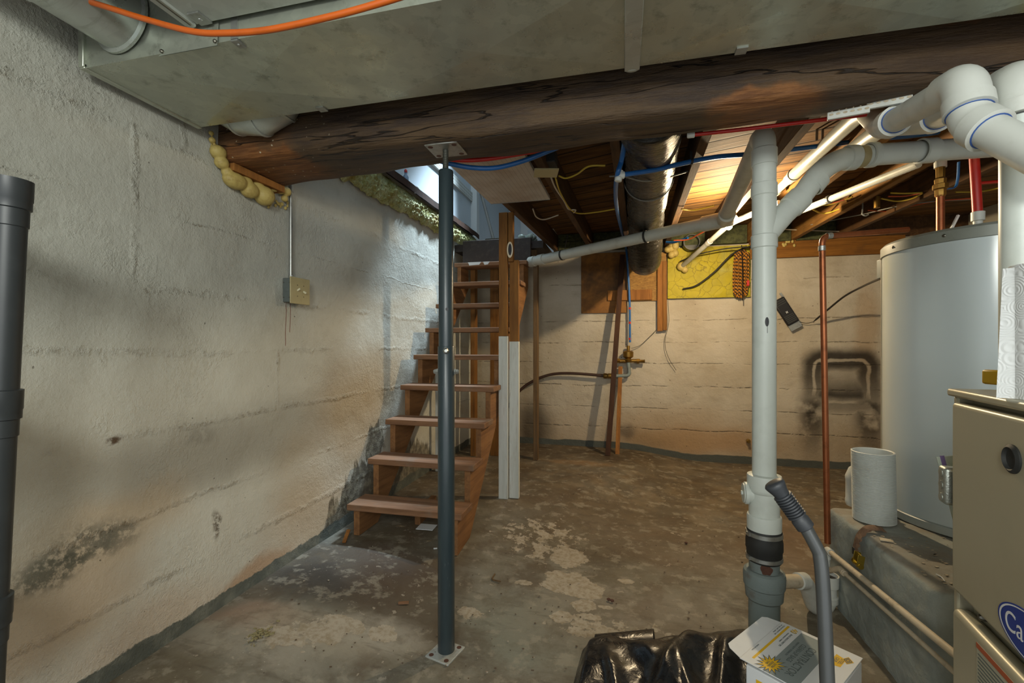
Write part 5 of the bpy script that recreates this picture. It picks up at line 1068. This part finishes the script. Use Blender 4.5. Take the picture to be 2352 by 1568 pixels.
mb = MB(); mb.lathe(a, (a-b), [(.010, -.012), (.0115, -.010), (.0115, .012), (.009, .016)], 12); part('fitting', mb, M['pvc'], t)
# blue lines by the duct
t = thing('blue_water_line', 'blue water line running down the joist beside the black duct to the brass valve', 'tubing', P(1445, 700, y=5.33))
mb = MB(); mb.tube(smooth([P(1436, 300, d=2.1), P(1434, 330, d=2.2), P(1427, 370, d=2.28), P(1418, 402, d=2.3), P(1414, 440, d=2.6), P(1417, 480, d=3.1), P(1428, 530, d=4.0), P(1437, 565, y=5.2), P(1441, 600, y=5.3), P(1446, 690, y=5.33), P(1447, 786, y=5.33)], 10), .0125, 14); part('tube', mb, M['blue_pex'], t)
for v in (708, 741, 778):
    q = P(1446.5, v, y=5.33); mb = MB(); mb.cyl(q-V((0, 0, .012)), q+V((0, 0, .012)), .0135, 14); part('red_mark', mb, M['red_pex'], t)
q = P(1422, 405, d=2.3); mb = MB(); mb.lathe(P(1420, 412, d=2.3), (P(1424, 390, d=2.3)-P(1420, 412, d=2.3)), [(.015, -.01), (.0185, -.008), (.0185, .008), (.015, .012), (.0185, .03), (.0185, .044), (.014, .046)], 16); mb.lathe(P(1428, 402, d=2.3), rt, [(.0185, -.01), (.0185, .012), (.014, .014)], 14); part('tee_fitting', mb, M['pvc'], t)
t = thing('blue_water_line', 'blue water line crossing level under the joists behind the white stack', 'tubing', P(1600, 368, d=2.4))
mb = MB(); mb.tube(smooth([P(1432, 401, d=2.3), P(1500, 391, d=2.34), P(1560, 377, d=2.38), P(1640, 361, d=2.42), P(1720, 354, d=2.45), P(1810, 344, d=2.5), P(1900, 333, d=2.52), P(2000, 320, d=2.55), P(2110, 310, d=2.5), P(2240, 290, d=2.3)], 8), .0125, 14); part('tube', mb, M['blue_pex'], t)
for u, v, d_ in ((1588, 371, 2.395), (1795, 345, 2.49)):
    q = P(u, v, d=d_); mb = MB(); mb.lathe(q-rt*.006, rt, [(.013, 0), (.016, 0), (.016, .012), (.013, .012)], 14, False); mb.bar(q, q+V((0, .01, .06)), .012, .004); part('pipe_clip', mb, M['black_rubber'], t)
q = P(2012, 318, d=2.545); mb = MB(); mb.cyl(q-rt*.03, q+rt*.02, .0155, 14); part('coupling', mb, M['pvc'], t)
# hanging electrical box
q = P(1252, 372, d=2.55); t = thing('ceiling_junction_box', 'dark junction box with a hanging cream cover beside the foil board', 'junction box', q)
mb = MB(); mb.box(q.x-.045, q.x+.055, q.y, q.y+.11, q.z, 2.30); part('box', mb, M['black_rubber'], t, bevel=.004)
a = P(1254, 397, d=2.5); mb = MB(); mb.obox(a, rt*.066, V((-S, C, 0))*.06+V((0, 0, -.0)), (0, 0, .004)); part('cover_plate', mb, M['beige'], t, bevel=.002)
def ceilp(u, v, dz=-.012, d0=3.0):        # a point just under the joists
    d = d0
    for _ in range(30): p = P(u, v, d=d); d *= (zj(p.y)+dz-H)/(p.z-H)
    return P(u, v, d=d)
wire('yellow_cable', [ceilp(1284, 404), ceilp(1300, 409), ceilp(1325, 400), ceilp(1352, 382), ceilp(1390, 380)], .0052, 'yellow_cable', 'yellow cable curving from the cream box cover to the next joist')
wire('yellow_cable', [ceilp(1276, 408), ceilp(1286, 440), ceilp(1308, 478), ceilp(1330, 490), ceilp(1370, 487), ceilp(1412, 480)], .0052, 'yellow_cable', 'yellow cable dropping down the joist from the hanging box, then to the right')
wire('white_cable', [ceilp(1266, 408), ceilp(1276, 432), ceilp(1296, 462), ceilp(1306, 480), ceilp(1322, 482), ceilp(1318, 488)], .0055, 'white_cable', 'white cable running down the joist from the hanging box')
wire('white_cable', [ceilp(1224, 480), ceilp(1232, 498), ceilp(1250, 504), ceilp(1282, 494)], .005, 'white_cable', 'short white cable drooping below the foil board end')
wire('grey_cable', [P(1400, 405, d=2.45), P(1430, 405, d=2.42), P(1480, 416, d=2.5), P(1530, 408, d=2.6), P(1592, 390, d=2.7)], .0045, 'grey_cable', 'grey cable slung under the black flexible duct')
wire('yellow_cable', [ceilp(1565, 480, -.02), ceilp(1595, 482, -.02), ceilp(1640, 472, -.02)], .006, 'yellow_cable', 'short yellow cable above the left drain branch near the bulb')
wire('orange_cable', [P(1548, 552, y=4.8), P(1580, 550, y=4.7), P(1605, 538, y=4.5), P(1640, 520, y=4.2)], .006, 'orange_cable', 'orange cable left of and below the bulb')
wire('blue_tubing', [P(1530, 556, y=5.0), P(1550, 556, y=4.95), P(1580, 546, y=4.8)], .012, 'blue_pex', 'short blue tubing behind the end of the black duct', 'tubing')
wire('black_cable', [P(1716, 566, y=5.1), P(1660, 572, y=5.15), P(1600, 585, y=5.2), P(1562, 600, y=5.3)], .006, 'black_poly', 'thin black cable above the yellow foam panel')
def jp(u, v): return ceilp(u, v, .03)
wire('yellow_cable', [jp(1870, 467), jp(1895, 471), jp(1925, 465), jp(1958, 452)], .0055, 'yellow_cable', 'upper of two yellow cables hanging left of the lit joist')
wire('yellow_cable', [jp(1862, 478), jp(1885, 489), jp(1905, 488), jp(1930, 479)], .0055, 'yellow_cable', 'lower of two yellow cables hanging left of the lit joist')
wire('orange_cable', [jp(1868, 468), jp(1910, 466), jp(1945, 458)], .005, 'orange_cable', 'orange cable hanging left of the lit joist')
wire('yellow_cable', [jp(2046, 443), jp(2080, 444), jp(2118, 442)], .0055, 'yellow_cable', 'upper yellow cable between the lit joist and the copper riser')
wire('yellow_cable', [jp(2025, 456), jp(2060, 462), jp(2095, 456), jp(2118, 444)], .0055, 'yellow_cable', 'lower yellow cable between the lit joist and the copper riser')
wire('orange_cable', [jp(2040, 451), jp(2080, 450), jp(2116, 443)], .005, 'orange_cable', 'orange cable between the lit joist and the copper riser')
wire('orange_cable', [jp(1994, 483), jp(2040, 485), jp(2080, 476), jp(2150, 462), jp(2235, 455)], .005, 'orange_cable', 'long orange cable crossing joists above the copper elbow')
wire('yellow_cable', [jp(2195, 441), jp(2250, 440), jp(2300, 430), jp(2330, 422), jp(2440, 392)], .0055, 'yellow_cable', 'yellow cable right of the red pipe')
wire('red_tubing', [P(2246, 421, d=2.3), P(2280, 418, d=2.3), P(2320, 414, d=2.3)], .008, 'red_pex', 'short red tubing branching right from the red pipe', 'tubing')
wire('grey_cable', [jp(1862, 516), jp(1930, 502), jp(1990, 490), jp(2060, 474), jp(2140, 463), jp(2230, 458)], .0045, 'grey_cable', 'thin grey cable stretched across under the right joists')
wire('white_cable', [P(1785, 526, d=4.6), P(1860, 529, d=4.6), P(1920, 531, d=4.6), P(1975, 532, d=4.5)], .005, 'white_cable', 'thin pale wire strung level above the sill plank')
q = ceilp(2014, 468); mb = MB(); mb.lathe(q, UP, [(.02, -.03), (.02, .03), (.022, .03), (.022, .05), (.006, .052), (.006, .20)], 14); solo('brass_fitting', mb, M['brass'], 'small brass fitting under the joist above the heater', 'fitting')
q = ceilp(1988, 488); mb = MB(); mb.tube(smooth([q+V((-.02, 0, .20)), q+V((-.02, 0, .03)), q+V((-.022, 0, -.01)), q+V((0, 0, -.025)), q+V((.02, 0, -.015))], 5), .006, 8); solo('cable_clip', mb, M['steel'], 'bent metal clip on the joist left of the brass fitting', 'clip')
for k, u in enumerate((1876, 1889)):
    a, b = ceilp(u, 330, .02), ceilp(u, 280, .06); mb = MB(); mb.bar(P(u, 322, d=2.55), P(u+1, 270, d=2.5), .014, .003, fw); solo('perforated_strap', mb, M['steel'], ('left', 'right')[k]+' of two perforated metal hanger straps behind the beam', 'strap')

# ================================================================== foreground
# tubular handle with grip
hp_ = [P(1776, 1108, d=.985), P(1850, 1210, d=.965), P(1878, 1262, d=.95), P(1889, 1330, d=.935), P(1894, 1420, d=.92), P(1903, 1640, d=.89)]
base_ = V((hp_[-1].x+.02, hp_[-1].y-.10, fz(.4, .7)+.012))
t = thing('hand_truck', 'curved dark grey tubular handle with black ridged grip in the foreground', 'handle', base_)
tub = smooth(hp_[1:3]+[P(1884, 1282, d=.945)]+hp_[3:], 9)
mb = MB(); mb.tube([hp_[0]+(hp_[1]-hp_[0])*.3, hp_[1]]+tub[1:]+[hp_[-1]*.5+base_*.5, base_], .0132, 24); part('handle_tube', mb, M['gunmetal'], t)
mb = MB(); ax = (hp_[1]-hp_[0]); Lg = ax.length; prof = [(.008, -.002), (.0185, 0), (.0215, .004), (.0205, .010), (.0165, .022)]
st = (Lg-.055)/9
for i in range(9): z_ = .030+i*st; prof += [(.0152, z_), (.0190, z_+st*.18), (.0193, z_+st*.62), (.0152, z_+st*.82)]
prof += [(.0168, Lg-.02), (.0180, Lg-.018), (.0180, Lg), (.0150, Lg+.002)]
mb.lathe(hp_[0], ax, prof, 28); part('grip', mb, M['grip'], t, sharp=50)
mb = MB(); mb.box(base_.x-.10, base_.x+.16, base_.y-.05, base_.y+.04, base_.z-.012, base_.z-.004); part('toe_plate', mb, M['gunmetal'], t, bevel=.002)
# bag box
T0 = P(1796, 1427, z=.10); av = V((-.629, -.777, 0)); bv_ = V((.777, -.629, 0)); Wd, Dp, ZT, ZB = .342, .262, .10, -.075
def bx(s, q, z=ZT): return V((T0.x, T0.y, 0))+av*s+bv_*q+V((0, 0, z))
def bbox(mb, s0, s1, q0, q1, z0, z1): return mb.obox(bx((s0+s1)/2, (q0+q1)/2, (z0+z1)/2), av*((s1-s0)/2), bv_*((q1-q0)/2), (0, 0, (z1-z0)/2))
t = thing('bag_box', 'open white cardboard box of contractor clean-up bags lying on the black plastic', 'box', bx(.17, .13, ZB))
mb = MB(); bbox(mb, .006, Wd-.004, .02, Dp, ZB, ZT-.014); part('carton', mb, M['card'], t, bevel=.003)
mb = MB(); bbox(mb, 0, Wd, 0, Dp+.002, ZT-.0035, ZT); ld = part('lid', mb, M['card'], t, bevel=.0012)
mb = MB(); n_ = 20; ol = []
for i in range(n_+1):
    f = i/n_; s = .004+(Wd-.008)*f; e_ = min(f, 1-f)*(Wd-.008); dep = .060*(1-(max(0, 1-e_/.035))**2.2); ol.append((s, -dep))
vs = [bx(s, 0, ZT-.002) for s, _ in ol]+[bx(s, q, ZT-.002+.10*abs(q)) for s, q in ol]; vs += [p-V((0, 0, .0016)) for p in vs]; m_ = n_+1
mb.add(vs, [(i, i+1, m_+i+1, m_+i) for i in range(n_)]+[(2*m_+i+1, 2*m_+i, 3*m_+i, 3*m_+i+1) for i in range(n_)]+[(m_+i, m_+i+1, 3*m_+i+1, 3*m_+i) for i in range(n_)]); part('tuck_flap', mb, M['card'], t)
def ink(name, fn, m, par, z=.0004):
    mb = MB(); fn(mb); return part(name, mb, M[m], par)
mb = MB(); bbox(mb, .012, Wd-.035, .026, .034, ZT+.0001, ZT+.0005); part('yellow_band', mb, M['yellow_ink'], ld)
mb = MB(); bbox(mb, .018, Wd-.002, .076, .180, ZT+.0001, ZT+.0005); gp = part('grey_panel', mb, M['card_grey'], ld)
def lett(txt, size, s, q, m, sx=1.0, al='LEFT', par=None, lift=.0006, name='printed_lettering'): part(name, text_mb(txt, size, bx(s, q, ZT), av, bv_, lift, al, sx), M[m], par or ld)
lett('CONTRACTOR', .036, .085, .128, 'grey_ink', .86, par=gp, lift=.0009)
lett('CLEAN-UP BAGS', .023, .088, .104, 'grey_ink', .82, par=gp, lift=.0009)
lett('HEAVY DUTY STRENGTH', .009, .088, .090, 'grey_ink', 1.1, par=gp, lift=.0009)
lett('40', .030, .012, .046, 'grey_ink', 1.12); lett('40', .0265, .014, .0475, 'yellow_ink', 1.12, lift=.0010)
lett('BLACK BAGS & TWIST TIES', .009, .058, .055, 'grey_ink', 1.0); lett('BOLSAS NEGRAS Y CIERRES', .006, .058, .045, 'grey_ink', 1.1)
lett('42 GALLON CAPACITY / 3 MIL', .0065, .022, .016, 'grey_ink', 1.0); lett('2 FT. 9 IN. x 4 FT. x .003 IN.', .0065, .022, .007, 'grey_ink', 1.0); lett('MADE IN U.S.A.', .0065, .215, .006, 'grey_ink', 1.2)
# starburst
def burst(cs, cq, k, z, nn=15):
    mb = MB(); pts = [bx(cs, cq, ZT+z)]; rr = random.Random(3)
    for i in range(2*nn):
        a = math.pi*i/nn; r = (.050 if i % 2 == 0 else .027)*k*(1+.28*(rr.random()-.5)*(1 if i % 2 == 0 else 0)); pts.append(bx(cs+r*math.cos(a)*1.05, cq+r*math.sin(a)*.8, ZT+z))
    mb.add(pts, [(0, 1+i, 1+(i+1) % (2*nn)) for i in range(2*nn)]); return mb
part('starburst_outline', burst(.292, .082, 1.12, .0011), M['grey_ink'], ld); part('starburst', burst(.292, .082, .9, .0014), M['yellow_ink'], ld)
lett('EXTRA', .010, .292, .088, 'grey_ink', 1, 'CENTER', None, .0017); lett('STRONG', .010, .292, .078, 'grey_ink', 1, 'CENTER', None, .0017); lett('3 MIL', .010, .292, .068, 'grey_ink', 1, 'CENTER', None, .0017)
mb = MB(); mb.add([bx(.05, .200, ZT+.0005), bx(.128, .200, ZT+.0005), bx(.118, .232, ZT+.0005), bx(.06, .232, ZT+.0005)], [(0, 1, 2, 3)]); part('logo_block', mb, M['yellow_ink'], ld)
mb = MB(); mb.add([bx(.036, .232, ZT+.0008), bx(.062, .222, ZT+.0008), bx(.084, .240, ZT+.0008), bx(.056, .253, ZT+.0008)], [(0, 1, 2, 3)]); lg = part('logo_emblem', mb, M['yellow_ink'], ld)
for k in (.8, .45):
    mb = MB(); o4 = [bx(.036, .232), bx(.062, .222), bx(.084, .240), bx(.056, .253)]; ct = sum(o4, V((0, 0, 0)))/4
    a4 = [ct+(p-ct)*k+V((0, 0, .0011)) for p in o4]; b4 = [ct+(p-ct)*(k-.22)+V((0, 0, .0011)) for p in o4]; mb.add(a4+b4, [(i, (i+1) % 4, 4+(i+1) % 4, 4+i) for i in range(4)]); part('emblem_lines', mb, M['grey_ink'], lg)
lett('STEEL', .0155, .064, .219, 'grey_ink', 1.0); lett('GRIP', .0155, .068, .205, 'grey_ink', 1.0)
# label on the front end of the carton
fe = [bx(Wd-.0036, .055, .055), bx(Wd-.0036, .10, .055), bx(Wd-.0036, .10, .02), bx(Wd-.0036, .055, .02)]; fe = [p+av*.0012 for p in fe]
mb = MB(); mb.add(fe, [(0, 3, 2, 1)]); part('end_label', mb, M['yellow_ink'], t)
# black plastic
mb = MB(); A_, B_ = P(1338, 1492, z=-.09), P(1735, 1462, z=-.09); ed = (B_-A_); bk = V((-.02, -.80, 0))
def bagp(a, b):
    p = A_+ed*a+bk*b+V((-.05*b*(1-a), .02*nz((a*5, 1, 0))+.03*nz((a*4, 0, b*3)), 0))
    def fold(a0, s0, wd, hg, b0, b1):       # a long crease running from the back edge forward
        x = (a-a0-(b-.1)*s0)/wd; return hg*math.exp(-x*x*(1 if x > 0 else 5))*ss(b, b0-.08, b0+.1)*ss(b, b1+.12, b1-.05)
    h = .022+.030*ss(b, 0, .10)*(1-.6*ss(b, .1, .5))+.030*(.5+nz((a*2.2, b*2.0, 3)))
    h += fold(.60, -.55, .10, .050, .06, .8)+fold(.33, .50, .13, .040, .1, .9)+fold(.80, -.25, .07, .040, .15, .7)+fold(.14, .25, .05, .025, .2, .9)+fold(.50, .15, .05, .018, .3, .9)
    fine = .010*abs(nz((a*6+b*3, b*7, 5)))+.005*abs(nz((a*17, b*13, 2)))*ss(a, .45, .8)
    edge = max(0, min(1, a/.05, (1-a)/.04, b/.03+.3)); return V((p.x, p.y, fz(p.x, p.y)+.009+(h+fine)*edge))
mb.grid(bagp, 110, 90); o = solo('plastic_sheet', mb, M['bag'], 'crumpled glossy black plastic bag spread on the floor under the white box', 'plastic sheet', sharp=180)
mb = MB(); a, b = P(1366, 1487, z=-.085), P(1502, 1470, z=-.085); mb.grid(lambda p, q: a+(b-a)*p+V((.0, .05*math.cos(q*3.0)-.02, .022+.034*math.sin(q*3.0)*(1-.3*p))), 24, 14); o = solo('folded_plastic', mb, M['bag'], 'rolled back edge of black plastic behind the crumpled black bag', 'plastic sheet', sharp=180)
sm = o.modifiers.new('solid', 'SOLIDIFY'); sm.thickness = .002
# shelving unit at the left edge
t = thing('shelving_unit', 'dark grey plastic shelving post with collars at the left edge', 'shelving', (-1.27, .68, 0))
top_ = P(26, 410, d=.98); bot_ = P(-34, 1600, d=.98); dd = (bot_-top_).normalized(); gz_ = fz(-1.3, .7)
bot = top_+dd*((top_.z-gz_)/-dd.z)
for sh in (V((0, 0, 0)), V((-.06, -.62, 0)), V((-.33, .05, 0)), V((-.39, -.57, 0))):
    mb = MB(); mb.tube([top_+sh+V((0, 0, -.01)), bot+sh], .0285, 28); ps = part('post', mb, M['stretch_black'], t)
    for v, h0 in ((412, .0), (895, 0), (1372, 0)):
        q = P(0, v, d=.98); f = (top_.z-q.z)/(top_.z-bot.z); c_ = top_+(bot-top_)*f+sh
        mb = MB(); mb.lathe(c_, dd, [(.026, -.002), (.0355, 0), (.0355, .042), (.0345, .044), (.0345, .062), (.031, .064), (.031, .10), (.0285, .102)], 28); part('collar', mb, M['stretch_black'], ps)
for v in (412, 895, 1372):
    q = P(0, v, d=.98); f = (top_.z-q.z)/(top_.z-bot.z); c_ = top_+(bot-top_)*f
    mb = MB(); mb.box(c_.x-.385, c_.x-.026, c_.y-.62, c_.y+.04, q.z-.045, q.z-.008); part('shelf', mb, M['stretch_black'], t, bevel=.008)

# ================================================================== small things on the floor
def flat(name, u, v, lx, ly, ang, h, m, lab, cat, z=-.05):
    p = P(u, v, z=z); p.z = fz(p.x, p.y)+.004; ca_, sa_ = math.cos(ang), math.sin(ang); mb = MB(); mb.obox(p+V((0, 0, h/2)), V((ca_, sa_, 0))*lx/2, V((-sa_, ca_, 0))*ly/2, (0, 0, h/2)); return solo(name, mb, m, lab, cat)
flat('paper_square', 980, 1217, .115, .09, .05, .003, M['paper'], 'white paper square lying on the floor under the bottom stair', 'paper', z=-.02)
p = P(790, 1248, z=.0); q = P(802, 1216, x=-1.70); mb = MB(); mb.bar(V((p.x, p.y, .006)), V((p.x-.02, p.y+.08, .05)), .022, .006); solo('wood_shim', mb, M['strip_tan'], 'thin tan wood shim beside the foot of the left stringer', 'shim')
flat('wood_chip', 927, 1378, .05, .013, .35, .008, M['tread'], 'small reddish wood chip on the floor left of the steel post', 'wood chip')
flat('wood_chip', 1000, 1259, .022, .012, .4, .004, M['paper'], 'tiny white chip on the floor below the stairs, left of the post', 'chip', z=-.03)
p = P(1131, 1330, z=-.09); p.z = fz(p.x, p.y)+.006; mb = MB(); mb.tube(smooth([p+V((0, .05, .004)), p, p+V((.05, -.012, 0))], 5), .004, 7); solo('twig', mb, M['stud_pale'], 'small bent twig on the floor right of the steel post', 'twig')
p = P(598, 1470, z=-.03); mb = MB(); rn = random.Random(9)
for i in range(60): mb.obox(V((p.x+rn.gauss(0, .022), p.y+rn.gauss(0, .03), fz(p.x, p.y)+.008+abs(rn.gauss(0, .004)))), (rn.uniform(.003, .008), rn.uniform(-.004, .004), 0), (-.001, .003, 0), (0, 0, .002))
o = solo('foam_crumbs', mb, plain('crumbs', '8f8660', .9, 0, '5d5236', .6, 60), 'little pile of yellowish crumbs on the floor near the left wall', 'crumbs'); o['kind'] = 'stuff'
mb = MB(); rn = random.Random(12)
for i in range(260):
    u = rn.uniform(650, 1850); v = rn.uniform(1080, 1550); p = P(u, v, z=-.08)
    if p.x < -1.6 or p.y < 1.2 or (p.x < -.85 and p.y > 2.45): continue
    s = rn.uniform(.0012, .004); mb.obox(V((p.x, p.y, fz(p.x, p.y)+.006)), (s, s*.4, 0), (-s*.3, s*.7, 0), (0, 0, .0015))
o = solo('floor_grit', mb, plain('grit', 'a89e8c', .9, 0, '4a3826', .9, 30, lo=.4, hi=.5), 'scattered pale and dark grit across the basement floor', 'grit'); o['kind'] = 'stuff'
for u, v in ((1398, 1378), (1406, 1381), (1576, 1248)):
    p = P(u, v, z=-.095); mb = MB(); mb.ball(V((p.x, p.y, fz(p.x, p.y)+.010)), (.010, .008, .007), 8, 6)
    solo('pebble', mb, M['rust'], {1398: 'left of two small brown pebbles on the floor by the pale patch', 1406: 'right of two small brown pebbles on the floor by the pale patch', 1576: 'lone small dark pebble on the floor left of the drain stack'}[u], 'pebble')

# repeats of one kind carry one group phrase
import re as _re
kinds = {}
for o in sc.objects:
    if o.parent is None and 'label' in o.keys(): kinds.setdefault(_re.sub(r'\.\d+$', '', o.name), []).append(o)
for k, os_ in kinds.items():
    if len(os_) > 1:
        for o in os_: o['group'] = k.replace('_', ' ')+'s in the basement'
